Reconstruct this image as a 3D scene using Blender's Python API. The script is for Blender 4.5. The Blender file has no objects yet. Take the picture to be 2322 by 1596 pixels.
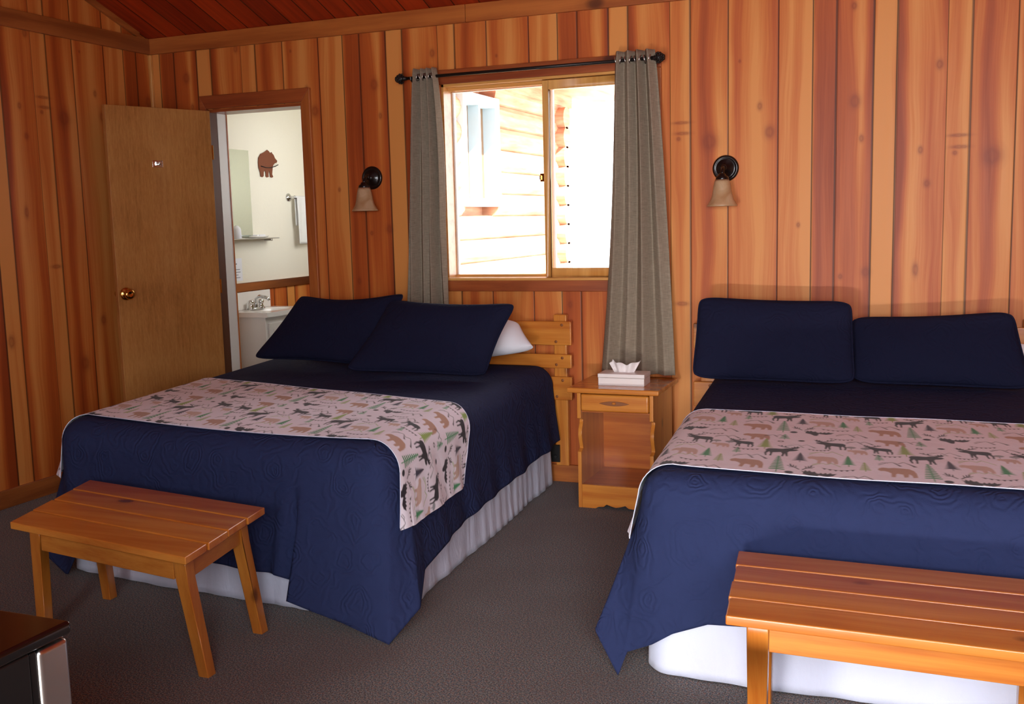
import bpy, bmesh, math, random
import numpy as np
from mathutils import Vector, Matrix
random.seed(7)
sc = bpy.context.scene
COL = sc.collection
# ------------------------------------------------------------------ camera
FPX = 2335.98
cam_d = bpy.data.cameras.new('camera'); cam = bpy.data.objects.new('camera', cam_d); COL.objects.link(cam)
RX, RY, RZ = -0.12715, -0.37999, -0.02526
fwd = Vector((-math.sin(-RY)*math.cos(RX), math.cos(RY)*math.cos(RX), math.sin(RX)))
rt = fwd.cross(Vector((0, 0, 1))).normalized(); up = rt.cross(fwd)
c_, s_ = math.cos(RZ), math.sin(RZ)
r2 = rt*c_ + up*s_; u2 = up*c_ - rt*s_
CAMP = Vector((4.20642, -4.96518, 1.35452))
mw = Matrix((( r2.x, u2.x, -fwd.x, CAMP.x), (r2.y, u2.y, -fwd.y, CAMP.y), (r2.z, u2.z, -fwd.z, CAMP.z), (0, 0, 0, 1)))
cam.matrix_world = mw
cam_d.sensor_width = 36.0; cam_d.lens = FPX/2322*36.0; cam_d.clip_start = 0.05; cam_d.clip_end = 200
sc.camera = cam
# ------------------------------------------------------------------ colour management
sc.view_settings.view_transform = 'Standard'; sc.view_settings.look = 'None'
sc.view_settings.gamma = 1.0; sc.view_settings.use_curve_mapping = False
sc.view_settings.exposure = -0.55
# ------------------------------------------------------------------ world, sun, daylight through the openings behind the camera, added floor bounce
wd = bpy.data.worlds.new('daylight'); sc.world = wd; wd.use_nodes = True
bg = wd.node_tree.nodes['Background']; bg.inputs[0].default_value = (0.93, 0.96, 1.0, 1); bg.inputs[1].default_value = 10.0
sun_d = bpy.data.lights.new('sun', 'SUN'); sun_d.energy = 32.0; sun_d.angle = math.radians(0.6); sun_d.color = (1, 0.95, 0.86)
sun = bpy.data.objects.new('sun', sun_d); COL.objects.link(sun)
sun.rotation_euler = Vector((-1.0, 0.45, -0.95)).to_track_quat('-Z', 'Y').to_euler()
def area(name, loc, aim, sx, sy, power, col):
    d = bpy.data.lights.new(name, 'AREA'); d.shape = 'RECTANGLE'; d.size = sx; d.size_y = sy; d.energy = power; d.color = col
    o = bpy.data.objects.new(name, d); COL.objects.link(o); o.location = loc
    o.rotation_euler = (Vector(aim)).to_track_quat('-Z', 'Y').to_euler()
    return o
rw = area('rear_window_daylight', (4.75, -5.70, 1.60), (-.16, 1, -0.07), 1.5, 1.1, 49, (0.88, 0.93, 1.0)); rw.data.spread = 1.75
area('rear_door_daylight', (3.4, -5.70, 1.25), (0, 1, -0.05), 0.8, 1.2, 24, (0.84, 0.91, 1.0))
spb = area('sun_patch_bounce', (3.4, -5.70, 0.06), (0.05, 1, 0.14), 0.85, 0.08, 22, (1.0, 0.93, 0.86)); spb.data.spread = 1.5  # added floor-level lamp standing in for bounce off a sunlit carpet patch
area('bath_window_daylight', (1.02, 1.1, 1.7), (-1, 0, -0.1), 0.6, 0.7, 13, (0.95, 0.98, 1.0))

# ------------------------------------------------------------------ helpers
def lin(c):
    return tuple(((v/255)/12.92 if v/255 <= .04045 else ((v/255+.055)/1.055)**2.4) for v in c)
def tag(o, label=None, cat=None, group=None, kind=None):
    if label: o['label'] = label
    if cat: o['category'] = cat
    if group: o['group'] = group
    if kind: o['kind'] = kind
    return o
def empty(name, loc=(0, 0, 0), rz=0.0):
    o = bpy.data.objects.new(name, None); COL.objects.link(o); o.location = loc; o.rotation_euler = (0, 0, rz)
    o.empty_display_size = 0.1
    return o
class MB:
    def __init__(s): s.v = []; s.f = []; s.m = []; s.mi = 0
    def add(s, vs, fs):
        b = len(s.v); s.v += [tuple(v) for v in vs]; s.f += [tuple(b+i for i in f) for f in fs]; s.m += [s.mi]*len(fs); return s
    def box(s, a, b, M=None):
        x0, y0, z0 = a; x1, y1, z1 = b
        vs = [Vector(p) for p in ((x0,y0,z0),(x1,y0,z0),(x1,y1,z0),(x0,y1,z0),(x0,y0,z1),(x1,y0,z1),(x1,y1,z1),(x0,y1,z1))]
        if M: vs = [M @ v for v in vs]
        return s.add(vs, [(0,3,2,1),(4,5,6,7),(0,1,5,4),(1,2,6,5),(2,3,7,6),(3,0,4,7)])
    def hexa(s, bot, top):
        return s.add(list(bot)+list(top), [(0,3,2,1),(4,5,6,7),(0,1,5,4),(1,2,6,5),(2,3,7,6),(3,0,4,7)])
    def lathe(s, prof, n=32, M=None):
        vs = []; fs = []
        for r, z in prof:
            for i in range(n):
                a = 2*math.pi*i/n; p = Vector((r*math.cos(a), r*math.sin(a), z)); vs.append(M @ p if M else p)
        for k in range(len(prof)-1):
            for i in range(n):
                j = (i+1) % n; fs.append((k*n+i, k*n+j, (k+1)*n+j, (k+1)*n+i))
        if prof[0][0] > 1e-5: fs.append(tuple(reversed(range(n))))
        if prof[-1][0] > 1e-5: fs.append(tuple((len(prof)-1)*n+i for i in range(n)))
        return s.add(vs, fs)
    def tube(s, pts, r, n=10, caps=True):
        pts = [Vector(p) for p in pts]; rs = r if isinstance(r, (list, tuple)) else [r]*len(pts)
        vs = []; fs = []; prev = None
        for k, p in enumerate(pts):
            t = (pts[min(k+1, len(pts)-1)]-pts[max(k-1, 0)]).normalized()
            if prev is None:
                a = Vector((0, 0, 1)) if abs(t.z) < .9 else Vector((1, 0, 0)); u = t.cross(a).normalized()
            else: u = (prev - t*prev.dot(t)).normalized()
            prev = u; w = t.cross(u)
            for i in range(n):
                a = 2*math.pi*i/n; vs.append(p+(u*math.cos(a)+w*math.sin(a))*rs[k])
        for k in range(len(pts)-1):
            for i in range(n):
                j = (i+1) % n; fs.append((k*n+i, k*n+j, (k+1)*n+j, (k+1)*n+i))
        if caps: fs.append(tuple(reversed(range(n)))); fs.append(tuple((len(pts)-1)*n+i for i in range(n)))
        return s.add(vs, fs)
    def prism(s, poly, M, t):
        n = len(poly); vs = [M @ Vector((x, y, 0)) for x, y in poly]+[M @ Vector((x, y, t)) for x, y in poly]
        fs = [tuple(reversed(range(n))), tuple(range(n, 2*n))]+[(i, (i+1) % n, n+(i+1) % n, n+i) for i in range(n)]
        return s.add(vs, fs)
    def grid(s, P, closed_u=False):
        nu = len(P); nv = len(P[0]); b = [tuple(p) for row in P for p in row]; fs = []
        for i in range(nu if closed_u else nu-1):
            for j in range(nv-1):
                a = i*nv+j; c = ((i+1) % nu)*nv+j; fs.append((a, c, c+1, a+1))
        return s.add(b, fs)
    def sphere(s, c, rx, ry, rz, n=16, m=10):
        return s.lathe([(max(math.sin(math.pi*k/m), 1e-6), -math.cos(math.pi*k/m)) for k in range(m+1)], n,
                       Matrix.Translation(c) @ Matrix.Diagonal((rx, ry, rz, 1)))
    def build(s, name, mats, parent=None, bevel=0.0, smooth=False, subsurf=0, seg=2, solid=0.0):
        me = bpy.data.meshes.new(name); me.from_pydata(s.v, [], s.f)
        mats = mats if isinstance(mats, (list, tuple)) else [mats]
        for m in mats: me.materials.append(m)
        if len(mats) > 1: me.polygons.foreach_set('material_index', s.m)
        me.update()
        bm = bmesh.new(); bm.from_mesh(me); bmesh.ops.remove_doubles(bm, verts=bm.verts, dist=1e-6); bmesh.ops.recalc_face_normals(bm, faces=bm.faces); bm.to_mesh(me); bm.free()
        o = bpy.data.objects.new(name, me); COL.objects.link(o)
        if parent: o.parent = parent
        if solid:
            d = o.modifiers.new('solid', 'SOLIDIFY'); d.thickness = solid; d.offset = -1
        if bevel:
            b = o.modifiers.new('bevel', 'BEVEL'); b.width = bevel; b.segments = seg; b.limit_method = 'ANGLE'; b.angle_limit = math.radians(35)
            w = o.modifiers.new('wn', 'WEIGHTED_NORMAL'); w.keep_sharp = True
        if subsurf:
            b = o.modifiers.new('sub', 'SUBSURF'); b.levels = subsurf; b.render_levels = subsurf
        if smooth or bevel or subsurf:
            for p in me.polygons: p.use_smooth = True
        return o
# ------------------------------------------------------------------ node helpers
class NT:
    def __init__(s, name):
        s.mat = bpy.data.materials.new(name); s.mat.use_nodes = True; s.t = s.mat.node_tree
        s.b = s.t.nodes['Principled BSDF']
    def n(s, ty, **kw):
        o = s.t.nodes.new(ty)
        for k, v in kw.items(): setattr(o, k, v)
        return o
    def L(s, a, b): s.t.links.new(a, b)
    def set(s, sock, v):
        if isinstance(v, bpy.types.NodeSocket): s.L(v, sock)
        else: sock.default_value = v
    def math(s, op, a, b=None, c=None, clamp=False):
        o = s.n('ShaderNodeMath', operation=op, use_clamp=clamp); s.set(o.inputs[0], a)
        if b is not None: s.set(o.inputs[1], b)
        if c is not None: s.set(o.inputs[2], c)
        return o.outputs[0]
    def pos(s):
        return s.n('ShaderNodeTexCoord').outputs['Object']
    def xyz(s, v):
        o = s.n('ShaderNodeSeparateXYZ'); s.L(v, o.inputs[0]); return o.outputs
    def comb(s, x, y, z):
        o = s.n('ShaderNodeCombineXYZ')
        for i, v in enumerate((x, y, z)): s.set(o.inputs[i], v)
        return o.outputs[0]
    def scale(s, v, sc3, loc=(0, 0, 0)):
        o = s.n('ShaderNodeMapping'); s.L(v, o.inputs[0]); o.inputs['Scale'].default_value = sc3; o.inputs['Location'].default_value = loc; return o.outputs[0]
    def noise(s, v, scale=5, detail=3, rough=.5, dist=0.0, out='Fac'):
        o = s.n('ShaderNodeTexNoise'); s.L(v, o.inputs['Vector']); o.inputs['Scale'].default_value = scale; o.inputs['Detail'].default_value = detail
        o.inputs['Roughness'].default_value = rough; o.inputs['Distortion'].default_value = dist; return o.outputs[out]
    def ramp(s, f, stops, interp='LINEAR'):
        o = s.n('ShaderNodeValToRGB'); s.set(o.inputs[0], f); cr = o.color_ramp; cr.interpolation = interp
        cr.elements[0].position = stops[0][0]; cr.elements[0].color = tuple(stops[0][1])+(1,) if len(stops[0][1]) == 3 else stops[0][1]
        cr.elements[1].position = stops[1][0]; cr.elements[1].color = tuple(stops[1][1])+(1,)
        for p, c in stops[2:]:
            e = cr.elements.new(p); e.color = tuple(c)+(1,)
        return o.outputs[0]
    def mix(s, f, a, b, blend='MIX'):
        o = s.n('ShaderNodeMix', data_type='RGBA', blend_type=blend); s.set(o.inputs[0], f)
        for k, v in ((6, a), (7, b)):
            if isinstance(v, bpy.types.NodeSocket): s.L(v, o.inputs[k])
            else: o.inputs[k].default_value = tuple(v)+(1,)
        return o.outputs[2]
    def bump(s, h, strength=.2, dist=.01):
        o = s.n('ShaderNodeBump'); s.L(h, o.inputs['Height']); o.inputs['Strength'].default_value = strength; o.inputs['Distance'].default_value = dist
        s.L(o.outputs[0], s.b.inputs['Normal']); return o
    def fin(s, col=None, rough=.5, spec=.5, metal=0, coat=0, coat_r=.1, trans=0, sheen=0):
        if col is not None:
            if isinstance(col, bpy.types.NodeSocket): s.L(col, s.b.inputs['Base Color'])
            else: s.b.inputs['Base Color'].default_value = tuple(col)+(1,)
        s.set(s.b.inputs['Roughness'], rough); s.b.inputs['Metallic'].default_value = metal; s.b.inputs['Specular IOR Level'].default_value = spec
        s.b.inputs['Coat Weight'].default_value = coat; s.b.inputs['Coat Roughness'].default_value = coat_r
        s.b.inputs['Transmission Weight'].default_value = trans; s.b.inputs['Sheen Weight'].default_value = sheen
        return s.mat
G8 = [0, .0978, .2753, .5057, .6575, .7595, .9171, 1.0164]
PER = 1.2192
def panel_mat(name, axis, x0, nshift):
    t = NT(name); X = t.xyz(t.pos()); s = X[axis]; z = X[2]
    q = t.math('DIVIDE', t.math('SUBTRACT', s, x0), PER)
    cell = t.math('FLOOR', q); fr = t.math('SUBTRACT', q, cell)
    zz = t.math('ADD', z, t.math('MULTIPLY', t.math('ADD', cell, nshift), .122))
    loc = t.math('MULTIPLY', fr, PER)
    G = [g/PER for g in G8]+[1.0]
    idc = [.05, .62, .35, .22, .85, .72, .18, .55]
    bid = t.ramp(fr, [(G[i], (idc[i],)*3) for i in range(8)], 'CONSTANT')
    w = .0019/PER; st = [(0, (0,)*3), (w, (0,)*3), (w*1.9, (1,)*3)]
    for g in G[1:8]: st += [(g-w*1.9, (1,)*3), (g-w, (0,)*3), (g+w, (0,)*3), (g+w*1.9, (1,)*3)]
    # ramp stops are limited to 32: 3 + 28 = 31
    gro = t.ramp(fr, st)
    P2 = t.comb(loc, zz, t.math('MULTIPLY', bid, 37.0))
    warp = t.noise(t.scale(P2, (3, .7, 1)), 1.6, 2, .5)
    P3 = t.comb(t.math('ADD', loc, t.math('MULTIPLY', warp, .09)), zz, t.math('MULTIPLY', bid, 37.0))
    band = t.noise(t.scale(P3, (10.5, .36, 1)), 1.0, 1.5, .45)
    fine = t.noise(t.scale(P3, (95, 1.6, 1)), 1.0, 3, .6)
    f = t.math('ADD', t.math('MULTIPLY', band, 1.0), t.math('MULTIPLY', t.math('SUBTRACT', fine, .5), .20))
    f = t.math('ADD', f, t.math('MULTIPLY', t.math('SUBTRACT', bid, .42), .24))
    col = t.ramp(f, [(.34, lin((218, 142, 72))), (.46, lin((202, 114, 50))), (.55, lin((184, 90, 36))), (.68, lin((150, 64, 24)))])
    # knots: (position within the sheet, height, half width, half height)
    K = [(.422, 1.85, .011, .018), (.468, 1.73, .022, .030), (.842, 1.845, .022, .030), (.872, 1.68, .010, .016), (1.19, 1.98, .014, .02),
         (1.12, 1.617, .010, .016), (1.15, 1.47, .013, .018), (.041, 1.72, .010, .010), (.19, 1.70, .035, .040), (.832, 2.26, .012, .016),
         (.90, 1.08, .018, .024), (1.11, 1.09, .012, .03), (.33, 2.06, .006, .008), (.79, 1.06, .010, .012), (.055, 1.795, .04, .007), (.060, 1.745, .035, .008),
         (.36, .62, .018, .026), (.70, .80, .012, .018), (.055, .93, .03, .01), (.95, .45, .02, .03), (.60, 1.30, .008, .012), (.2, .40, .03, .04)]
    kn = None
    for kx, kz, rx, rz in K:
        a = t.math('DIVIDE', t.math('SUBTRACT', loc, kx), rx); b = t.math('DIVIDE', t.math('SUBTRACT', zz, kz), rz)
        d = t.math('ADD', t.math('MULTIPLY', a, a), t.math('MULTIPLY', b, b))
        kn = d if kn is None else t.math('MINIMUM', kn, d)
    kn = t.math('ADD', kn, t.math('MULTIPLY', t.math('SUBTRACT', fine, .5), 1.2))
    kd = t.ramp(t.math('MULTIPLY', kn, .25), [(0.0, (.45,)*3), (.10, (.60,)*3), (.25, (.30,)*3), (.5, (.10,)*3), (1.0, (0,)*3)])
    col = t.mix(kd, col, lin((128, 52, 26)))
    col = t.mix(gro, lin((38, 16, 8)), col)
    t.bump(t.math('ADD', gro, t.math('MULTIPLY', fine, .06)), .35, .003)
    rr = t.math('ADD', t.math('MULTIPLY', fine, .12), .42)
    return t.fin(col, rr, .32)
def wood_mat(name, ca, cb, ck, axis, rough=.3, coat=.4, gs=22, knots=True, seed=0.0, ks=3.2):
    """varnished softwood, grain along the given axis"""
    t = NT(name); p = t.pos(); oi = t.n('ShaderNodeObjectInfo').outputs['Random']
    X = t.xyz(p); o3 = list(X); r = t.math('MULTIPLY', oi, 19.0)
    a = o3[axis]; b, c = [o3[i] for i in range(3) if i != axis]
    v = t.comb(t.math('ADD', a, r), t.math('ADD', b, seed), c)
    wv = t.noise(t.scale(v, (1.2, 6, 6)), 1, 2, .5)
    v2 = t.comb(t.math('MULTIPLY', a, .9), t.math('ADD', t.math('ADD', b, r), t.math('MULTIPLY', wv, .10)), c)
    g = t.noise(t.scale(v2, (1.4, gs, gs)), 1.0, 3, .55)
    fi = t.noise(t.scale(v2, (5, 260, 260)), 1.0, 2, .5)
    f = t.math('ADD', g, t.math('MULTIPLY', t.math('SUBTRACT', fi, .5), .22))
    col = t.ramp(f, [(.32, ca), (.5, tuple((x+y)/2 for x, y in zip(ca, cb))), (.68, cb)])
    if knots:
        vo = t.n('ShaderNodeTexVoronoi'); t.L(t.scale(v, (ks, ks*1.7, ks*1.7), (seed, 1.3, .7)), vo.inputs['Vector']); vo.inputs['Scale'].default_value = 1.0
        d = t.math('ADD', vo.outputs['Distance'], t.math('MULTIPLY', t.math('SUBTRACT', g, .5), .12))
        k = t.ramp(d, [(0.0, (.9,)*3), (.07, (.75,)*3), (.13, (.12,)*3), (.24, (0,)*3)])
        col = t.mix(k, col, ck)
    t.bump(f, .05, .002)
    return t.fin(col, rough, .5, coat=coat, coat_r=.18)
def simple(name, col, rough=.5, **kw):
    t = NT(name); return t.fin(lin(col), rough, **kw)
M = {}
M['panel_back'] = panel_mat('cedar_panel_back', 0, .6299, -2)
M['panel_left'] = panel_mat('cedar_panel_left', 1, -.8781, -2)
M['trim'] = wood_mat('stained_trim_x', lin((188, 108, 48)), lin((150, 76, 30)), lin((70, 30, 14)), 0, .38, .15, gs=16, ks=2.2)
M['trim_y'] = wood_mat('stained_trim_y', lin((178, 104, 50)), lin((138, 72, 32)), lin((70, 30, 14)), 1, .4, .15, gs=16, ks=2.2)
M['trim_z'] = wood_mat('stained_trim_z', lin((196, 116, 52)), lin((158, 82, 34)), lin((60, 26, 12)), 2, .38, .15, gs=20, ks=2.4)
M['casing_red'] = wood_mat('redder_casing_x', lin((170, 88, 42)), lin((132, 58, 26)), lin((60, 24, 12)), 0, .38, .15, gs=20)
M['sash'] = wood_mat('clear_pine_z', lin((222, 165, 92)), lin((200, 136, 66)), lin((120, 70, 30)), 2, .35, .2, knots=False)
M['sash_x'] = wood_mat('clear_pine_x', lin((222, 165, 92)), lin((200, 136, 66)), lin((120, 70, 30)), 0, .35, .2, knots=False)
M['pine_x'] = wood_mat('varnished_pine_x', lin((216, 140, 56)), lin((186, 102, 34)), lin((96, 44, 16)), 0, .26, .5, ks=3.0)
M['pine_z'] = wood_mat('varnished_pine_z', lin((214, 138, 56)), lin((184, 102, 34)), lin((96, 44, 16)), 2, .28, .5, ks=4.0)
M['pine_y'] = wood_mat('varnished_pine_y', lin((216, 142, 58)), lin((188, 108, 38)), lin((96, 44, 16)), 1, .28, .5, ks=3.2)
M['pine_top'] = wood_mat('varnished_bench_top', lin((222, 142, 58)), lin((196, 108, 36)), lin((100, 42, 16)), 0, .26, .6, gs=15, ks=3.4)
M['pine_dark'] = wood_mat('varnished_plywood', lin((196, 112, 44)), lin((168, 84, 28)), lin((120, 60, 20)), 0, .3, .4, gs=30, knots=False)
def ceil_mat():
    t = NT('dark_cedar_boards'); X = t.xyz(t.pos())
    q = t.math('DIVIDE', X[0], .14); c = t.math('FLOOR', q); fr = t.math('SUBTRACT', q, c)
    g = t.ramp(fr, [(0, (0,)*3), (.03, (0,)*3), (.06, (1,)*3)])
    wn = t.n('ShaderNodeTexWhiteNoise', noise_dimensions='1D'); t.L(c, wn.inputs['W'])
    n = t.noise(t.scale(t.comb(X[0], X[1], t.math('MULTIPLY', c, 7.3)), (40, 1.6, 1)), 1, 3, .6)
    f = t.math('ADD', t.math('MULTIPLY', n, .7), t.math('MULTIPLY', wn.outputs[0], .3))
    col = t.ramp(f, [(.3, lin((182, 58, 18))), (.7, lin((130, 32, 9)))])
    col = t.mix(g, lin((40, 12, 5)), col); t.bump(g, .3, .004)
    return t.fin(col, .45, .4)
M['ceiling'] = ceil_mat()
def carpet_mat():
    t = NT('tweed_carpet'); p = t.pos()
    n1 = t.noise(p, 210, 2, .7); n2 = t.noise(p, 95, 2, .6, out='Color'); n3 = t.noise(p, 2.2, 3, .5); n4 = t.noise(t.scale(p, (1, 1, 1), (5, 3, 1)), 130, 1, .5)
    a = t.ramp(n1, [(.38, lin((24, 22, 26))), (.48, lin((78, 74, 72))), (.58, lin((182, 170, 158)))])
    b = t.ramp(n4, [(.36, lin((44, 62, 92))), (.46, lin((62, 64, 60))), (.55, lin((74, 62, 54))), (.66, lin((140, 66, 46)))])
    col = t.mix(.5, a, b)
    col = t.mix(t.ramp(n3, [(.4, (0,)*3), (.62, (.30,)*3)]), col, lin((86, 58, 46)))
    t.bump(n1, .5, .004)
    return t.fin(col, .95, .15, sheen=.15)
M['carpet'] = carpet_mat()
def quilt_mat(name, col, bs=.75):
    t = NT(name); p = t.pos()
    w = t.noise(p, 15, 2, .5, out='Color')
    mp = t.n('ShaderNodeVectorMath', operation='ADD'); t.L(p, mp.inputs[0])
    sc1 = t.n('ShaderNodeVectorMath', operation='SCALE'); t.L(w, sc1.inputs[0]); sc1.inputs['Scale'].default_value = .06; t.L(sc1.outputs[0], mp.inputs[1])
    vo = t.n('ShaderNodeTexVoronoi', feature='SMOOTH_F1'); t.L(mp.outputs[0], vo.inputs['Vector']); vo.inputs['Scale'].default_value = 11
    wave = t.math('SINE', t.math('MULTIPLY', vo.outputs['Distance'], 48))
    h = t.math('ADD', t.math('MULTIPLY', wave, .5), t.math('MULTIPLY', t.noise(p, 260, 2, .6), .35))
    t.bump(h, bs, .0024)
    fade = t.noise(p, 30, 2, .5)
    c = t.mix(t.math('MULTIPLY', fade, .5), lin(col), lin(tuple(v*1.12 for v in col)))
    return t.fin(c, .88, .12)
M['quilt'] = quilt_mat('navy_matelasse', (40, 48, 82))
M['sham'] = quilt_mat('navy_sham', (24, 26, 48), .5)
def cloth(name, col, wr=6, st=.25, rough=.85, tr=0.0, ns=(1, 1, 1)):
    t = NT(name); p = t.pos(); n = t.noise(t.scale(p, ns), wr, 3, .5, .6); n2 = t.noise(p, 400, 1, .5)
    t.bump(t.math('ADD', n, t.math('MULTIPLY', n2, .05)), st, .03)
    return t.fin(lin(col), rough, .2, sheen=.1)
M['skirt'] = cloth('white_bed_skirt', (222, 226, 246), 5, .35, ns=(2.5, 2.5, 1))
M['white_sham'] = cloth('white_pillowcase', (236, 234, 240), 7, .3)
M['towel'] = cloth('white_towel', (235, 232, 228), 60, .2)
M['mattress'] = cloth('mattress_ticking', (225, 222, 215), 6, .2)
def curtain_mat():
    t = NT('grey_linen_curtain'); p = t.pos()
    a = t.noise(t.scale(p, (30, 30, 420)), 1, 2, .6); b = t.noise(t.scale(p, (420, 420, 22)), 1, 2, .6)
    f = t.math('ADD', t.math('MULTIPLY', a, .55), t.math('MULTIPLY', b, .45))
    col = t.ramp(f, [(.35, lin((136, 122, 104))), (.65, lin((168, 152, 132)))])
    t.bump(f, .2, .002); m = t.fin(col, .85, .2)
    # a little light comes through the weave
    tr = t.n('ShaderNodeBsdfTranslucent'); t.L(col, tr.inputs[0]); mx = t.n('ShaderNodeMixShader'); mx.inputs[0].default_value = .12
    out = [n for n in t.t.nodes if n.type == 'OUTPUT_MATERIAL'][0]
    t.L(t.b.outputs[0], mx.inputs[1]); t.L(tr.outputs[0], mx.inputs[2]); t.L(mx.outputs[0], out.inputs['Surface'])
    return m
M['curtain'] = curtain_mat()
def print_mat():
    t = NT('printed_runner'); a = t.n('ShaderNodeAttribute', attribute_name='print'); p = t.pos()
    t.bump(t.noise(p, 9, 3, .5, .4), .22, .02)
    return t.fin(a.outputs['Color'], .8, .2, sheen=.1)
M['print'] = print_mat()
def door_mat():
    t = NT('lauan_door'); p = t.pos(); X = t.xyz(p)
    g = t.noise(t.scale(p, (90, 90, 7.0)), 1, 4, .65, .2); g2 = t.noise(p, 2.6, 2, .5); g3 = t.noise(t.scale(p, (260, 260, 40)), 1, 2, .6)
    f = t.math('ADD', t.math('MULTIPLY', g, .35), t.math('MULTIPLY', g2, .40)); f = t.math('ADD', f, t.math('MULTIPLY', g3, .25))
    col = t.ramp(f, [(.36, lin((196, 140, 78))), (.52, lin((176, 118, 60))), (.66, lin((146, 92, 42)))])
    return t.fin(col, .42, .4, coat=.12, coat_r=.3)
M['door'] = door_mat()
M['white_wall'] = cloth('white_plaster', (238, 230, 212), 40, .05, .7)
M['white_paint'] = simple('white_paint', (232, 226, 220), .45)
M['cabinet'] = simple('vanity_paint', (222, 214, 206), .4)
M['porcelain'] = simple('cultured_marble', (236, 228, 220), .18, coat=.4)
M['chrome'] = simple('chrome', (215, 215, 215), .12, metal=1)
M['brass'] = simple('polished_brass', (212, 165, 88), .16, metal=1)
M['bronze'] = simple('dark_bronze', (30, 25, 24), .30, metal=.5, coat=.4)
M['iron'] = simple('dark_iron_rod', (40, 34, 32), .4, metal=.5)
M['bolt'] = simple('wood_plug', (134, 74, 30), .4)
M['blackp'] = simple('black_plastic', (18, 16, 16), .3)
M['black_gloss'] = simple('black_gloss', (12, 9, 9), .16, coat=.5)
M['steel'] = simple('brushed_steel', (205, 200, 196), .28, metal=1)
M['mirror'] = simple('mirror_glass', (225, 232, 222), .02, metal=1)
M['rust'] = simple('rusty_metal', (122, 62, 34), .55, metal=.2)
M['paper'] = simple('paper', (236, 234, 238), .7)
M['ink'] = simple('grey_print', (120, 116, 124), .8)
M['boxwhite'] = simple('white_wood_box', (232, 224, 220), .35)
M['tissue'] = cloth('tissue_paper', (240, 232, 230), 30, .25)
def shade_mat():
    t = NT('amber_alabaster_glass'); n = t.noise(t.pos(), 14, 3, .5, 1.0)
    col = t.ramp(n, [(.3, lin((222, 190, 150))), (.7, lin((196, 150, 104)))])
    m = t.fin(col, .35, .5, coat=.3)
    tr = t.n('ShaderNodeBsdfTranslucent'); t.L(col, tr.inputs[0]); mx = t.n('ShaderNodeMixShader'); mx.inputs[0].default_value = .35
    out = [n_ for n_ in t.t.nodes if n_.type == 'OUTPUT_MATERIAL'][0]
    t.L(t.b.outputs[0], mx.inputs[1]); t.L(tr.outputs[0], mx.inputs[2]); t.L(mx.outputs[0], out.inputs['Surface'])
    return m
M['shade'] = shade_mat()
def glass_mat():
    t = NT('window_glass'); tr = t.n('ShaderNodeBsdfTransparent'); gl = t.n('ShaderNodeBsdfGlossy'); gl.inputs['Roughness'].default_value = .02
    fr = t.n('ShaderNodeFresnel'); fr.inputs[0].default_value = 1.45; mx = t.n('ShaderNodeMixShader')
    out = [n for n in t.t.nodes if n.type == 'OUTPUT_MATERIAL'][0]
    t.L(fr.outputs[0], mx.inputs[0]); t.L(tr.outputs[0], mx.inputs[1]); t.L(gl.outputs[0], mx.inputs[2]); t.L(mx.outputs[0], out.inputs['Surface'])
    return t.mat
M['glass'] = glass_mat()
def log_mat():
    t = NT('log_wall'); n = t.noise(t.scale(t.pos(), (3, 1.5, 14)), 1, 3, .6); col = t.ramp(n, [(.3, lin((214, 170, 142))), (.7, lin((172, 120, 94)))])
    return t.fin(col, .7, .2)
M['log'] = log_mat()
M['snow'] = simple('pale_gravel', (205, 200, 190), .9)
M['blueframe'] = simple('pale_blue_frame', (176, 200, 212), .5)
M['foliage'] = simple('tree_foliage', (96, 110, 60), .9)
M['bark'] = simple('bark', (110, 84, 66), .9)

# ------------------------------------------------------------------ the room
WT = .15                      # wall thickness
DX0, DX1, DZ = .38, 1.024, 2.024        # bathroom doorway
WX0, WX1, WZ0, WZ1 = 1.865, 2.965, 1.05, 2.06   # window opening
RXW, RYW = 6.0, -5.75
def ceil_z(y): return 2.441+(-y)*.36
def struct(mb, name, mat, **kw):
    o = mb.build(name, mat, **kw); return tag(o, kind='structure')
b = MB(); b.box((-.2, RYW-.2, -.06), (RXW+.2, 1.85, 0)); struct(b, 'floor', M['carpet'])
# back wall with the openings; the panelled face and the plaster face are one wall
b = MB(); b.mi = 0; T = 2.46
for x0, x1, z0, z1 in ((-.15, DX0, 0, T), (DX0, DX1, DZ, T), (DX1, WX0, 0, T), (WX0, WX1, 0, WZ0), (WX0, WX1, WZ1, T), (WX1, RXW+.15, 0, T)):
    b.mi = 0; b.box((x0, 0, z0), (x1, WT, z1))
# face materials: bathroom side white
wall = struct(b, 'wall_back', [M['panel_back'], M['white_wall']])
for p in wall.data.polygons:
    c = p.center
    if p.normal.y > .5 and c.x < 1.2: p.material_index = 1
b = MB(); b.prism([(RYW-.15, 0), (0, 0), (0, ceil_z(0)), (RYW-.15, ceil_z(RYW-.15))], Matrix(((0, 0, -1, 0), (1, 0, 0, 0), (0, 1, 0, 0), (0, 0, 0, 1))), .15)
struct(b, 'wall_left', M['panel_left'])
b = MB(); b.prism([(RYW-.15, 0), (0, 0), (0, ceil_z(0)), (RYW-.15, ceil_z(RYW-.15))], Matrix(((0, 0, 1, RXW), (1, 0, 0, 0), (0, 1, 0, 0), (0, 0, 0, 1))), .15)
struct(b, 'wall_right', M['panel_left'])
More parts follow.
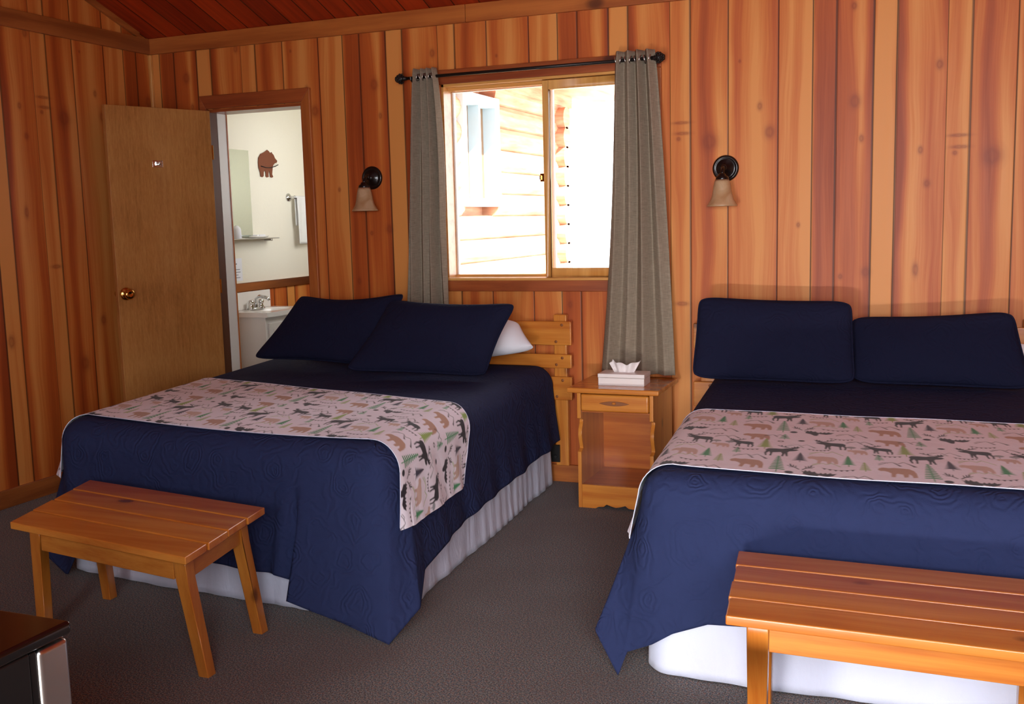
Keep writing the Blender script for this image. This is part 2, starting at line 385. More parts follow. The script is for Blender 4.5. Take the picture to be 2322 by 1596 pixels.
# rear wall: window and door openings that the daylight enters through
b = MB(); H = ceil_z(RYW)+.02
for x0, x1, z0, z1 in ((0, 2.95, 0, H), (2.95, 3.85, 2.03, H), (3.85, 4.0, 0, H), (4.0, 5.5, 0, 1.05), (4.0, 5.5, 2.15, H), (5.5, RXW, 0, H)):
    b.box((x0, RYW-.15, z0), (x1, RYW, z1))
struct(b, 'wall_rear', M['panel_back'])
b = MB(); y0, y1 = RYW-.2, .45
b.hexa([(-.15, y0, ceil_z(y0)), (RXW+.15, y0, ceil_z(y0)), (RXW+.15, y1, ceil_z(y1)), (-.15, y1, ceil_z(y1))],
       [(-.15, y0, ceil_z(y0)+.12), (RXW+.15, y0, ceil_z(y0)+.12), (RXW+.15, y1, ceil_z(y1)+.12), (-.15, y1, ceil_z(y1)+.12)])
struct(b, 'ceiling', M['ceiling'])
# trims
b = MB(); b.box((.02, -.02, 2.358), (2.02, 0, 2.446)); b.box((2.023, -.02, 2.358), (RXW, 0, 2.446)); struct(b, 'trim_1', M['trim'], bevel=.002)
b = MB(); b.box((0, RYW, 2.358), (.02, 0, 2.446)); struct(b, 'trim_2', M['trim_y'], bevel=.002)
b = MB(); b.hexa([(0, -.09, ceil_z(-.09)-.035), (.018, -.09, ceil_z(-.09)-.035), (.018, -5.7, ceil_z(-5.7)-.035), (0, -5.7, ceil_z(-5.7)-.035)],
                 [(0, -.09, ceil_z(-.09)), (.018, -.09, ceil_z(-.09)), (.018, -5.7, ceil_z(-5.7)), (0, -5.7, ceil_z(-5.7))]); struct(b, 'trim_3', M['trim_y'], bevel=.002)
b = MB(); b.box((.0, -.022, .09), (.022, 0, 2.358)); struct(b, 'trim_4', M['sash'], bevel=.006)
b = MB(); b.box((1.105, -.018, 0), (RXW, 0, .09)); b.box((.0, -.018, 0), (.28, 0, .09)); struct(b, 'baseboard_back', M['trim'], bevel=.003)
b = MB(); b.box((0, RYW, 0), (.018, -.018, .09)); struct(b, 'baseboard_left', M['trim_y'], bevel=.003)
# bathroom doorway casing, jambs
y0 = -.022
b = MB(); b.mi = 0
b.prism([(.345, 2.100), (1.080, 2.100), (1.024, 2.026), (.39, 2.026)], Matrix(((1, 0, 0, 0), (0, 0, -1, 0), (0, 1, 0, 0), (0, 0, 0, 1))), .022)
struct(b, 'trim_5', M['casing_red'], bevel=.003)
b = MB(); b.prism([(1.080, 0), (1.080, 2.100), (1.024, 2.026), (1.024, 0)], Matrix(((1, 0, 0, 0), (0, 0, -1, 0), (0, 1, 0, 0), (0, 0, 0, 1))), .022)
struct(b, 'trim_6', M['trim_z'], bevel=.003)
b = MB(); b.prism([(.31, 0), (.345, 2.100), (.39, 2.026), (.382, 0)], Matrix(((1, 0, 0, 0), (0, 0, -1, 0), (0, 1, 0, 0), (0, 0, 0, 1))), .020)
struct(b, 'trim_7', M['casing_red'], bevel=.003)
b = MB(); b.mi = 2; b.box((DX0, 0, 0), (DX0+.014, .07, DZ)); b.mi = 0; b.box((DX1-.016, -.001, 0), (DX1, WT, DZ)); b.box((DX0, 0, DZ-.016), (DX1, WT, DZ)); b.mi = 1; b.box((DX0, .07, 0), (DX0+.016, WT, DZ-.016))
struct(b, 'trim_8', [M['casing_red'], M['white_paint'], simple('dark_jamb_edge', (92, 48, 26), .6)])
# ------------------------------------------------------------------ bathroom shell
BX1, BY1, BZ = 1.05, 1.72, 2.42
b = MB(); b.box((-.12, WT, 0), (0, BY1+.03, BZ)); struct(b, 'wall_bathroom_left', M['white_wall'])
b = MB(); b.box((0, BY1, 0), (BX1, BY1+.03, BZ)); struct(b, 'wall_bathroom_far', M['white_wall'])
b = MB(); b.box((BX1, WT, 0), (BX1+.03, BY1+.03, BZ)); struct(b, 'wall_bathroom_right', simple('olive_paint', (168, 168, 124), .7))
b = MB(); b.box((-.12, WT, BZ), (BX1+.03, BY1+.03, BZ+.03)); struct(b, 'ceiling_bathroom', M['white_wall'])
b = MB(); b.box((0, WT, 0), (.008, BY1, .93)); b.box((0, BY1-.008, 0), (BX1, BY1, .93)); struct(b, 'trim_9', M['panel_left'])
b = MB(); b.box((0, WT, .93), (.022, BY1, .985)); b.box((.022, BY1-.022, .93), (BX1, BY1, .985)); struct(b, 'trim_10', M['trim_y'], bevel=.003)
b = MB(); b.box((.372, WT, 0), (.401, WT+.006, DZ-.016)); struct(b, 'trim_11', M['trim_z'])
# ------------------------------------------------------------------ door slab standing open
hinge = Vector((.415, -.035)); ang = math.atan2(-.576, -.243); L_ = .61
dr = empty('door_1', (hinge.x, hinge.y, 0), ang); tag(dr, kind='structure')
b = MB(); b.box((0, -.017, .012), (L_, .017, 2.012)); b.build('door_panel', M['door'], dr, bevel=.002)
def knob(parent):
    for sgn in (1, -1):
        b = MB(); Mx = Matrix.Translation((L_-.045, sgn*.017, 1.012)) @ Matrix.Rotation(-sgn*math.pi/2, 4, 'X')
        b.lathe([(.035, 0), (.035, .005), (.028, .009), (.013, .012), (.012, .020), (.020, .025), (.028, .034), (.029, .043), (.024, .051), (.014, .054), (.011, .0525), (.0001, .0525)], 28, Mx)
        b.build('door_knob', M['brass'], parent, smooth=True)
knob(dr)
b = MB(); b.box((L_*.55-.030, .017, 1.690), (L_*.55+.030, .0215, 1.728)); b.box((L_*.55-.012, .0215, 1.700), (L_*.55+.012, .030, 1.722)); b.tube([(L_*.55, .028, 1.708), (L_*.55, .042, 1.704), (L_*.55, .048, 1.712), (L_*.55, .046, 1.720)], .005, 8)
b.build('door_hook', M['chrome'], dr, bevel=.002)
for z in (.25, 1.02, 1.78):
    b = MB(); b.lathe([(.005, -.04), (.005, .04)], 12, Matrix.Translation((-.004, .018, z))); b.build('hinge', M['brass'], dr, smooth=False)
# ------------------------------------------------------------------ window
wn = empty('window_1', (0, 0, 0)); tag(wn, kind='structure')
b = MB(); b.box((WX0-.07, -.02, WZ1), (WX1+.065, 0, WZ1+.072)); b.build('top_casing', M['casing_red'], wn, bevel=.003)
for x0, x1 in ((WX0-.07, WX0), (WX1, WX1+.065)):
    b = MB(); b.box((x0, -.02, WZ0-.058), (x1, 0, WZ1)); b.build('side_casing', M['trim_z'], wn, bevel=.003)
b = MB(); b.box((WX0, -.02, WZ0-.06), (WX1, 0, WZ0-.003)); b.build('apron', M['casing_red'], wn, bevel=.003)
b = MB(); b.box((WX0-.0, -.028, WZ0-.004), (WX1, WT, WZ0+.010)); b.build('window_sill', M['sash_x'], wn, bevel=.003)
b = MB(); b.box((WX0, 0, WZ0+.01), (WX0+.012, WT, WZ1)); b.box((WX1-.012, 0, WZ0+.01), (WX1, WT, WZ1)); b.box((WX0, 0, WZ1-.012), (WX1, WT, WZ1))
b.box((WX0, .055, WZ1-.03), (WX1, .065, WZ1-.012)); b.box((WX0, .095, WZ1-.03), (WX1, .105, WZ1-.012)); b.box((WX0, .095, WZ0+.01), (WX1, .105, WZ0+.022)); b.build('window_frame', M['sash_x'], wn)
# sliding sash, right half
sx0, sx1 = 2.413, WX1-.012
b = MB(); zb, zt = WZ0+.012, WZ1-.016
b.box((sx0, .02, zb), (sx0+.032, .052, zt)); b.box((sx1-.032, .02, zb), (sx1, .052, zt)); b.box((sx0+.032, .02, zt-.045), (sx1-.032, .052, zt)); b.box((sx0+.032, .02, zb), (sx1-.032, .052, zb+.045))
sash = b.build('sliding_sash', M['sash'], wn, bevel=.002)
b = MB(); b.box((sx0+.03, .034, zb+.043), (sx1-.03, .038, zt-.043)); b.build('glass_pane', M['glass'], sash)
b = MB(); b.box((sx0-.016, .012, 1.545), (sx0+.004, .022, 1.585)); b.box((sx0-.016, .002, 1.555), (sx0-.010, .014, 1.575)); b.build('latch', M['brass'], sash)
# fixed light, left half (outer track)
b = MB(); b.box((WX0+.012, .105, WZ0+.01), (WX0+.020, .125, WZ1-.012)); b.box((2.405, .105, WZ0+.01), (2.440, .125, WZ1-.012)); b.box((WX0+.02, .105, WZ1-.032), (2.405, .125, WZ1-.012)); b.box((WX0+.02, .105, WZ0+.01), (2.405, .125, WZ0+.018))
fx = b.build('fixed_sash', M['white_paint'], wn)
b = MB(); b.box((WX0+.02, .113, WZ0+.018), (2.405, .116, WZ1-.032)); b.build('glass_pane', M['glass'], fx)
# ------------------------------------------------------------------ curtain rod and curtains
RZ_, RY_ = 2.092, -.098
rod = empty('curtain_rod', (2.36, RY_, RZ_)); tag(rod, 'dark iron curtain rod with pinecone finials above the window', 'curtain rod')
b = MB(); b.tube([(-.645, 0, 0), (.66, 0, 0)], .008, 12); b.build('rod', M['iron'], rod, smooth=True)
for s in (-1, 1):
    b = MB(); ex = s*(.655); M0 = Matrix.Translation((ex, 0, 0)) @ Matrix.Rotation(s*math.pi/2, 4, 'Y')
    b.lathe([(.0095, -.012), (.0095, .0), (.014, .003), (.010, .008), (.020, .016), (.023, .024), (.021, .032), (.016, .041), (.009, .049), (.0001, .055)], 18, M0)
    for r in range(5):
        for k in range(8):
            a = 2*math.pi*(k+.5*(r % 2))/8; rr = (.022, .0235, .020, .015, .009)[r]; x = .016+r*.008
            b.sphere(M0 @ Vector((rr*math.cos(a), rr*math.sin(a), x)), .0052, .0052, .0052, 6, 4)
    b.build('finial', M['iron'], rod, smooth=True)
    b = MB(); bx = s*.615
    b.box((bx-.012, -RY_-.006, -.035), (bx+.012, -RY_, .03)); b.tube([(bx, -RY_-.004, -.015), (bx, .03, -.018), (bx, .006, -.016), (bx, -.010, -.008), (bx, -.012, .004)], .006, 8)
    b.build('bracket', M['iron'], rod, smooth=False)
def curtain(label, xt0, xt1, xb0, xb1, zb, folds, phase, edge=None):
    root = empty('curtain', ((xt0+xt1)/2, RY_, zb)); tag(root, label, 'curtain', None)
    ox, oy, oz = root.location
    nu, nv = folds*22, 60; P = []
    for i in range(nu+1):
        u = i/nu; row = []
        for j in range(nv+1):
            v = j/nv; z = RZ_+.042+(zb-RZ_-.042)*v
            k = v**.8
            x0 = xt0+(xb0-xt0)*k; x1 = xt1+(xb1-xt1)*k
            if edge: x0 += edge[0](v); x1 += edge[1](v)
            amp = .026*(1-.15*v)*(1+.25*math.sin(u*9+phase))
            uu = u+.02*math.sin(v*3+u*7+phase)*v
            ph = 2*math.pi*folds*uu+phase
            y = math.sin(ph)*amp + .012*v*math.sin(ph*.5+1.3+v*2)
            x = x0+(x1-x0)*(u+.30/folds*.5*math.sin(2*ph)/3.14*.6)
            row.append((x-ox, y+.0*v+RY_-oy, z-oz))
        P.append(row)
    b = MB(); b.grid(P); pan = b.build('curtain_panel', M['curtain'], root, smooth=True, solid=.0025)
    for i in range(2*folds):
        u = (i+.5)/(2*folds) ; ph = 2*math.pi*folds*u+phase
        # ring where the cloth crosses the rod
        k = round((ph)/math.pi); uc = (k*math.pi-phase)/(2*math.pi*folds)
        if 0.02 < uc < .98:
            xc = xt0+(xt1-xt0)*uc
            b = MB(); R0, r0 = .016, .0035; pts = [(xc-ox+.004*math.sin(a)*(-1)**k, RY_-oy+R0*math.cos(a), RZ_-oz+R0*math.sin(a)) for a in [2*math.pi*q/16 for q in range(17)]]
            b.tube(pts, r0, 6, caps=False); b.build('grommet', M['steel'], root, smooth=True)
curtain('grey linen curtain hanging at the left side of the window', 1.748, 1.885, 1.665, 1.915, .87, 4, .4,
        (lambda v: -.018*math.sin(math.pi*v)*0, lambda v: .012*math.sin(math.pi*min(v*1.6, 1))))
curtain('grey linen curtain hanging at the right side of the window behind the nightstand', 2.826, 3.012, 2.735, 3.105, .590, 4, 2.2,
        (lambda v: .020*math.sin(math.pi*v), lambda v: .004))
# ------------------------------------------------------------------ wall sconces
def sconce(name, label, x, z):
    r = empty(name, (x, 0, z)); tag(r, label, 'wall lamp', 'bell shade wall sconces')
    Mf = Matrix.Rotation(math.pi/2, 4, 'X')      # +z of the lathe -> -y of the room
    b = MB(); b.lathe([(.062, 0), (.062, .004), (.057, .010), (.050, .012), (.048, .009), (.040, .012), (.026, .020), (.016, .028), (.012, .034), (.0001, .036)], 40, Mf); b.build('back_plate', M['bronze'], r, smooth=True)
    b = MB(); b.tube([(0, -.02, .0), (0, -.05, .002), (0, -.075, -.004), (0, -.09, -.018), (0, -.092, -.036)], .009, 12); b.sphere((0, -.05, .002), .014, .010, .014); b.build('arm', M['bronze'], r, smooth=True)
    b = MB(); b.lathe([(.008, .012), (.017, .008), (.020, .0), (.029, -.006), (.031, -.018), (.028, -.022)], 28, Matrix.Translation((0, -.092, -.036))); b.build('shade_cup', M['bronze'], r, smooth=True)
    prof = [(.030, -.052), (.036, -.066), (.041, -.090), (.045, -.118), (.052, -.145), (.066, -.168), (.071, -.176), (.069, -.177), (.064, -.168), (.050, -.143), (.043, -.118), (.039, -.090), (.034, -.067), (.028, -.055)]
    b = MB(); b.lathe(prof+[prof[0]], 40, Matrix.Translation((0, -.092, 0))); b.build('lamp_shade', M['shade'], r, smooth=True)
sconce('wall_sconce', 'dark bronze sconce with amber bell shade between doorway and left curtain', 1.437, 1.600)
sconce('wall_sconce', 'dark bronze sconce with amber bell shade on the wall above the right bed', 3.334, 1.572)
# ------------------------------------------------------------------ beds
def bez(a, b_, t): return a*(1-t)+b_*t
class Quilt:
    """perimeter: head-left -> foot-left -> foot-right -> head-right; w = distance from the top edge over the side"""
    def __init__(s, HL, HR, FR, FL, zt, R, rc, hem):
        s.zt, s.R, s.hem = zt, R, hem
        P = [Vector((*p, 0)) for p in (HL, FL, FR, HR)]; pts = []
        N = 90
        def seg(a, b_, n): return [a.lerp(b_, k/n) for k in range(n)]
        d01 = (P[1]-P[0]).normalized(); d12 = (P[2]-P[1]).normalized(); d23 = (P[3]-P[2]).normalized()
        def arc(c, d1, d2, n=24):
            a = c-d1*rc; e = c+d2*rc
            return [ (a*(1-t)**2+c*2*t*(1-t)+e*t*t) for t in [k/n for k in range(n)]]
        pts = seg(P[0], P[1]-d01*rc, N)+arc(P[1], d01, d12)+seg(P[1]+d12*rc, P[2]-d12*rc, N)+arc(P[2], d12, d23)+seg(P[2]+d23*rc, P[3], N)+[P[3]]
        s.pts = pts; s.arc = [0]
        for k in range(1, len(pts)): s.arc.append(s.arc[-1]+(pts[k]-pts[k-1]).length)
        s.total = s.arc[-1]; s.sFL = (P[1]-P[0]).length-rc*.43; s.sFR = s.total-(P[3]-P[2]).length+rc*.43
    def T(s, a):
        a = min(max(a, 0), s.total-1e-6)
        import bisect
        k = max(0, bisect.bisect_right(s.arc, a)-1); k = min(k, len(s.pts)-2)
        t = (a-s.arc[k])/(s.arc[k+1]-s.arc[k]); p = s.pts[k].lerp(s.pts[k+1], t)
        k0, k1 = max(k-2, 0), min(k+3, len(s.pts)-1); tg = (s.pts[k1]-s.pts[k0]).normalized()
        return p, Vector((tg.y, -tg.x, 0))*(-1 if False else 1)
    def hemxyz(s, a):
        p, n = s.T(a); n = -n if s.flip(p, n) else n
        zh, d, tx = s.hem(a, s); q = p+n*d; return Vector((q.x, q.y, zh))
    def corner(s, a):
        for c0, pts in s.tips:
            u = a-c0
            if pts[0][0] < u < pts[-1][0]:
                for k in range(len(pts)-1):
                    if pts[k][0] <= u <= pts[k+1][0]:
                        A = Vector(pts[k][1]) if pts[k][1] else s.hemxyz(c0+pts[k][0]); B_ = Vector(pts[k+1][1]) if pts[k+1][1] else s.hemxyz(c0+pts[k+1][0])
                        return A.lerp(B_, (u-pts[k][0])/(pts[k+1][0]-pts[k][0]))
        return None
    tips = ()
    def at(s, a, w):
        p, n = s.T(a)
        n = -n if s.flip(p, n) else n
        zh, d, tx = s.hem(a, s)     # hem height, outward distance, tangential shift
        H = s.corner(a)
        if H is not None: zh = H.z
        R = s.R; L1 = R*math.pi/2; drop = s.zt-R-zh
        if w <= 0: return p+n*(-R+w)+Vector((0, 0, s.zt))
        if w <= L1: th = w/R; return p+n*(-R+R*math.sin(th))+Vector((0, 0, s.zt-R+R*math.cos(th)))
        q = min((w-L1)/max(drop, 1e-3), 1.0)
        if H is not None:
            k = q**1.15; return Vector((p.x+(H.x-p.x)*k, p.y+(H.y-p.y)*k, s.zt-R-drop*q))
        tg = Vector((-n.y, n.x, 0))
        return p+n*(d*q**1.25)+tg*(tx*q)+Vector((0, 0, s.zt-R-drop*q))
    def flip(s, p, n):
        c = Vector(((s.pts[0].x+s.pts[-1].x)/2, (s.pts[0].y+s.pts[len(s.pts)//2].y)/2, 0))
        return (p-c).dot(n) < 0
    def wmax(s, a):
        H = s.corner(a); zh = H.z if H is not None else s.hem(a, s)[0]; return s.R*math.pi/2+(s.zt-s.R-zh)
    def mesh(s, name, mat):
        n = 640; m = 56; rows = []
        for i in range(n+1):
            a = s.total*i/n; wm = s.wmax(a); row = []
            for j in range(m+1):
                w = wm*j/m; row.append(s.at(a, w))
            rows.append(row)
        b = MB(); b.grid(rows)
        # top: rings from the rounded edge in to the middle of the bed, closed along the head end
        e = [s.at(s.total*i/n, 0) for i in range(n+1)]
        hd = [e[-1].lerp(e[0], k/60) for k in range(1, 60)]
        for p in hd: p.y = e[0].y+(e[-1].y-e[0].y)*.5
        ring = e+hd; c = Vector((0, 0, 0))
        for p in ring: c += p
        c /= len(ring); top = []
        for p0 in ring+[ring[0]]:
            row = []
            for j in range(25):
                k = j/24*.998; p = p0.lerp(c, k); p.z = s.zt+.003*math.sin(p.x*5+1)*math.sin(p.y*4+.5)*min(1, k*4); row.append(p)
            top.append(row)
        b.grid(top)
        return b.build(name, mat, None, smooth=True, solid=.004)
def tri(x, w): return max(0.0, 1-abs(x)/w)
def gau(x, w): return math.exp(-(x/w)**2)
def hem1(a, s):
    sl, sr = s.sFL, s.sFR
    z = .19; d = .035; tx = 0
    if a < sl: z = .20
    elif a < sr: z = .150-.012*math.sin((a-sl)*3)
    else: z = .185+.045*min(1, (a-sr)/1.8)
    z -= 0
    d += .05*tri(a-sl, .45)+.05*tri(a-sr-.0, .6)
    d += .045*gau(a-sr+.40, .05)-.02*gau(a-sr+.31, .05)+.012*gau(a-sr+.62, .07)+.02*gau(a-sl-.22, .05)
    d += .006*math.sin(a*14)+.004*math.sin(a*31+1)
    z += .004*math.sin(a*17)
    return max(z, .004), d, tx
def hem2(a, s):
    sl, sr = s.sFL, s.sFR
    z = .20; d = .03; tx = 0
    if sl <= a < sr: z = .20+.01*math.sin((a-sl)*4)
    z -= .19*tri(a-sr, .28)
    d += .05*tri(a-sl, .6)+.10*gau(a-sr, .2)+.035*gau(a-sl-.24, .05)-.01*gau(a-sl-.15, .05)+.03*gau(a-sl+.14, .06)
    d += .006*math.sin(a*13)+.004*math.sin(a*29+1)
    return max(z, .004), d, tx
B1 = dict(HL=(.74, -.080), HR=(2.475, -.080), FR=(2.575, -2.035), FL=(1.005, -1.915))
B2 = dict(HL=(3.28, -.080), HR=(4.68, -.080), FR=(4.93, -2.11), FL=(3.445, -2.11))
q1 = Quilt(zt=.615, R=.10, rc=.13, hem=hem1, **B1)
q2 = Quilt(zt=.610, R=.085, rc=.12, hem=hem2, **B2)
q1.tips = ((q1.sFR, ((-.43, None), (-.375, (2.25, -2.06, .130)), (-.34, (2.220, -2.125, .088)), (-.25, (2.335, -2.125, .06)), (-.16, (2.44, -2.13, .04)), (0, (2.634, -2.165, .004)), (.10, (2.69, -2.04, .09)), (.20, (2.64, -1.90, .17)), (.32, None))),
           (q1.sFL, ((-.45, None), (-.12, (.90, -1.90, .13)), (-.06, (.94, -1.95, .09)), (0, (1.085, -1.965, .004)), (.08, (1.15, -1.985, .085)), (.16, (1.20, -1.97, .13)), (.26, None))))
q2.tips = ((q2.sFL, ((-.34, None), (-.10, (3.318, -2.13, .13)), (0, (3.395, -2.15, .004)), (.05, (3.42, -2.135, .075)), (.12, (3.50, -2.15, .115)), (.20, (3.56, -2.15, .155)), (.30, (3.66, -2.135, .19)), (.42, None))),)
o = q1.mesh('bedspread', M['quilt']); tag(o, 'navy blue quilted bedspread draped over the left bed', 'bedspread')
o = q2.mesh('bedspread', M['quilt']); tag(o, 'navy blue quilted bedspread draped over the right bed', 'bedspread')
def bed(q, B, label):
    root = empty('bed', (0, 0, 0)); cx = sum(B[k][0] for k in B)/4; cy = sum(B[k][1] for k in B)/4; root.location = (cx, cy, 0)
    tag(root, label, 'bed')
    def inset(d):
        out = []
        for k in ('HL', 'HR', 'FR', 'FL'):
            x, y = B[k]; out.append((x+(d if k[1] == 'L' else -d)-cx, y+(d if k[0] == 'F' else -.004)-cy))
        return out
    c = inset(.045)
    b = MB(); b.hexa([(x, y, .14) for x, y in c], [(x, y, .33) for x, y in c]); b.build('box_spring', M['mattress'], root, bevel=.02)
    b = MB(); b.hexa([(x, y, .335) for x, y in c], [(x, y, q.zt-.012) for x, y in c]); b.build('mattress', M['mattress'], root, bevel=.07, seg=4)
    for sx, sy in ((0, 0), (1, 0), (0, 1), (1, 1)):
        p = (Vector((*c[0], 0)).lerp(Vector((*c[1], 0)), .05+.9*sx)).lerp(Vector((*c[3], 0)).lerp(Vector((*c[2], 0)), .05+.9*sx), .05+.85*sy)
        b = MB(); b.lathe([(.02, .0), (.025, .14)], 12, Matrix.Translation((p.x, p.y, 0))); b.build('leg', M['blackp'], root)
    # skirt: wrinkled cloth wall around three sides
    rows = []; n = 500; inst = .030
    for i in range(n+1):
        a = q.total*i/n; p, nn = q.T(a)
        if q.flip(p, nn): nn = -nn
        row = []
        for j in range(15):
            v = j/14; z = .36*(1-v)+.004
            wob = (.004*math.sin(a*11+v*1.5+2*math.sin(a*5))+.0022*math.sin(a*61+1+v*2+5*math.sin(a*4))+.006*math.sin(a*6.1))*(.25+.75*v)
            off = -inst+.018*v+wob*.9*math.exp(-0*(a-q.sFR)**2)
            row.append((p.x+nn.x*off-cx, p.y+nn.y*off-cy, z))
        rows.append(row)
    b = MB(); b.grid(rows); b.build('bed_skirt', M['skirt'], root, smooth=True, solid=.003)
    return root
bed(q1, B1, 'bed with white skirt under a navy spread, nearer the bathroom door')
bed(q2, B2, 'bed with white skirt under a navy spread, right of the nightstand')
# ------------------------------------------------------------------ printed runners
TS = .42; TR = 704
def tile_image():
    S = TR; bgc = np.array(lin((240, 234, 244))); img = np.tile(bgc, (S, S, 1)).astype(np.float32)
    yy, xx = np.mgrid[0:S, 0:S].astype(np.float32); xx = (xx+.5)/S; yy = (yy+.5)/S
    def poly(pts, col):
        pts = np.array(pts, float); cx, cy = pts.mean(0)
        for ox in (-1, 0, 1):
            for oy in (-1, 0, 1):
                p = pts+(ox, oy); x0, y0 = p.min(0); x1, y1 = p.max(0)
                if x1 < 0 or y1 < 0 or x0 > 1 or y0 > 1: continue
                i0, i1 = max(int(y0*S)-1, 0), min(int(y1*S)+2, S); j0, j1 = max(int(x0*S)-1, 0), min(int(x1*S)+2, S)
                X = xx[i0:i1, j0:j1]; Y = yy[i0:i1, j0:j1]; ins = np.zeros(X.shape, bool); k = len(p)-1
                for i in range(len(p)):
                    xi, yi = p[i]; xj, yj = p[k]
                    if yi != yj: ins ^= ((yi > Y) != (yj > Y)) & (X < (xj-xi)*(Y-yi)/(yj-yi)+xi)
                    k = i
                img[i0:i1, j0:j1][ins] = col
    def tr(pts, x, y, s, fl=1, rot=0):
        c, q = math.cos(rot), math.sin(rot); return [(x+s*(fl*px*c-py*q), y+1.18*s*(fl*px*q+py*c)) for px, py in pts]
    def line(pts, w, col):
        for (x0, y0), (x1, y1) in zip(pts[:-1], pts[1:]):
            dx, dy = x1-x0, y1-y0; l = math.hypot(dx, dy) or 1; nx, ny = -dy/l*w/2, dx/l*w/2
            poly([(x0+nx, y0+ny), (x1+nx, y1+ny), (x1-nx, y1-ny), (x0-nx, y0-ny)], col)
    def ell(x, y, rx, ry, col): poly([(x+rx*math.cos(a), y+ry*math.sin(a)) for a in np.linspace(0, 6.28, 20)], col)
    BK = lin((44, 38, 44)); BR = lin((186, 146, 122)); G1 = lin((66, 148, 96)); G2 = lin((150, 178, 92)); DK = lin((62, 58, 76)); GY = lin((150, 152, 156)); BR2 = lin((206, 178, 164)); G3 = lin((92, 164, 120))
    bear = [(-.50, .12), (-.47, .20), (-.40, .24), (-.34, .26), (-.2, .24), (-.05, .27), (.15, .26), (.35, .24), (.46, .14), (.50, .0), (.50, -.24), (.38, -.26), (.37, -.14), (.30, -.06), (.26, -.24), (.15, -.26), (.14, -.10), (.0, -.06), (-.04, -.10), (-.07, -.26), (-.18, -.26), (-.16, -.06), (-.24, .02), (-.34, .06), (-.44, .05)]
    moose = [(-.50, .20), (-.44, .26), (-.36, .24), (-.28, .30), (-.14, .30), (-.02, .24), (.2, .24), (.38, .22), (.46, .12), (.44, -.02), (.48, -.16), (.44, -.38), (.39, -.38), (.41, -.18), (.34, -.04), (.30, -.18), (.32, -.38), (.26, -.38), (.24, -.10), (.0, -.04), (-.04, -.16), (-.02, -.38), (-.08, -.38), (-.11, -.12), (-.16, -.36), (-.21, -.36), (-.19, -.04), (-.24, .06), (-.32, .08), (-.42, .12)]
    antl = [(-.34, .26), (-.48, .34), (-.56, .50), (-.50, .44), (-.46, .54), (-.42, .42), (-.36, .50), (-.34, .38), (-.26, .44), (-.30, .34), (-.24, .28)]
    def tree(x, y, h, w, col, layers=8, thin=False):
        h *= 1.22
        line([(x, y), (x, y+h*.9)], .007, col)
        for k in range(layers):
            t = k/layers; yy_ = y+h*(.18+.78*t); ww = w*(1-t)**.8*.5+.004; dy = h/layers
            if thin:
                for s in (-1, 1): poly([(x, yy_+dy*.30), (x+s*ww, yy_-dy*.10), (x+s*ww*.9, yy_-dy*.42), (x, yy_-dy*.25)], col)
            else: poly([(x-ww, yy_-dy*.3), (x-ww*.55, yy_+dy*.3), (x, yy_+dy*1.25), (x+ww*.55, yy_+dy*.3), (x+ww, yy_-dy*.3), (x+ww*.4, yy_-dy*.05), (x-ww*.4, yy_-dy*.05)], col)
    def mooseA(x, y, s, fl=1, col=BK):
        poly(tr(moose, x, y, s, fl), col); poly(tr(antl, x, y, s, fl), col)
        line(tr([(-.30, .30), (-.1, .40), (.12, .52)], x, y, s, fl), .012, col); line(tr([(-.12, .40), (-.10, .52)], x, y, s, fl), .010, col); line(tr([(.0, .46), (.0, .56)], x, y, s, fl), .009, col)
    def bunting(x, y, w, n=6, sag=.025, col=BK):
        P = [(x+w*(k/n-.5), y-sag*(1-(2*k/n-1)**2)) for k in range(n+1)]; line(P, .005, col)
        for k in range(n):
            mx = (P[k][0]+P[k+1][0])/2; my = (P[k][1]+P[k+1][1])/2; poly([(mx-w/n*.36, my), (mx+w/n*.36, my), (mx, my-.026)], col)
    def mount(x, y, s, col, solid=True):
        line([(x-.5*s, y), (x-.28*s, y+.22*s), (x-.12*s, y+.30*s), (x+.02*s, y+.18*s), (x+.18*s, y+.36*s), (x+.5*s, y)], .006, col)
        line([(x-.5*s, y+.1*s), (x-.34*s, y+.26*s), (x-.24*s, y+.2*s)], .005, col)
        if solid:
            poly([(x+.18*s, y+.36*s), (x+.5*s, y), (x+.42*s, y-.02*s), (x+.36*s, y+.1*s)], col); poly([(x-.12*s, y+.30*s), (x+.12*s, y-.0*s), (x+.05*s, y-.02*s), (x+.0*s, y+.08*s)], col)
    def antlers(x, y, s, col=BK):
        for f in (-1, 1):
            line(tr([(.06, -.3), (.22, -.12), (.40, .0), (.46, .26)], x, y, s, f), .011, col)
            line(tr([(.22, -.12), (.20, .10)], x, y, s, f), .008, col); line(tr([(.32, -.05), (.32, .18)], x, y, s, f), .008, col); line(tr([(.40, .0), (.58, .08)], x, y, s, f), .008, col); line(tr([(.30, -.07), (.5, -.1)], x, y, s, f), .007, col)
    def head(x, y, s, col=BK):
        poly(tr([(-.16, -.28), (-.30, -.10), (-.5, .0), (-.48, .12), (-.56, .28), (-.46, .20), (-.42, .34), (-.34, .22), (-.28, .34), (-.2, .20), (-.1, .26), (-.04, .12), (.04, .10), (.1, .20), (.16, .10), (.26, .22), (.3, .12), (.42, .24), (.46, .14), (.62, .20), (.5, .0), (.3, -.10), (.12, -.06), (.02, -.02), (.0, -.20), (-.06, -.30)], x, y, s), col)
    def bears(x, y, w, col): poly([(x+px*w, y+py*w*1.42) for px, py in bear], col)
    bears(.135, .20, .24, BR); bears(.655, .385, .21, BR2); bears(.15, .90, .215, BR); bears(.90, .60, .14, BR2)
    tree(.35, .06, .33, .105, G1, 9, True); tree(.50, .31, .18, .11, DK, 6); tree(.83, .27, .19, .10, G1, 6); tree(.935, .19, .17, .07, G2, 7, True)
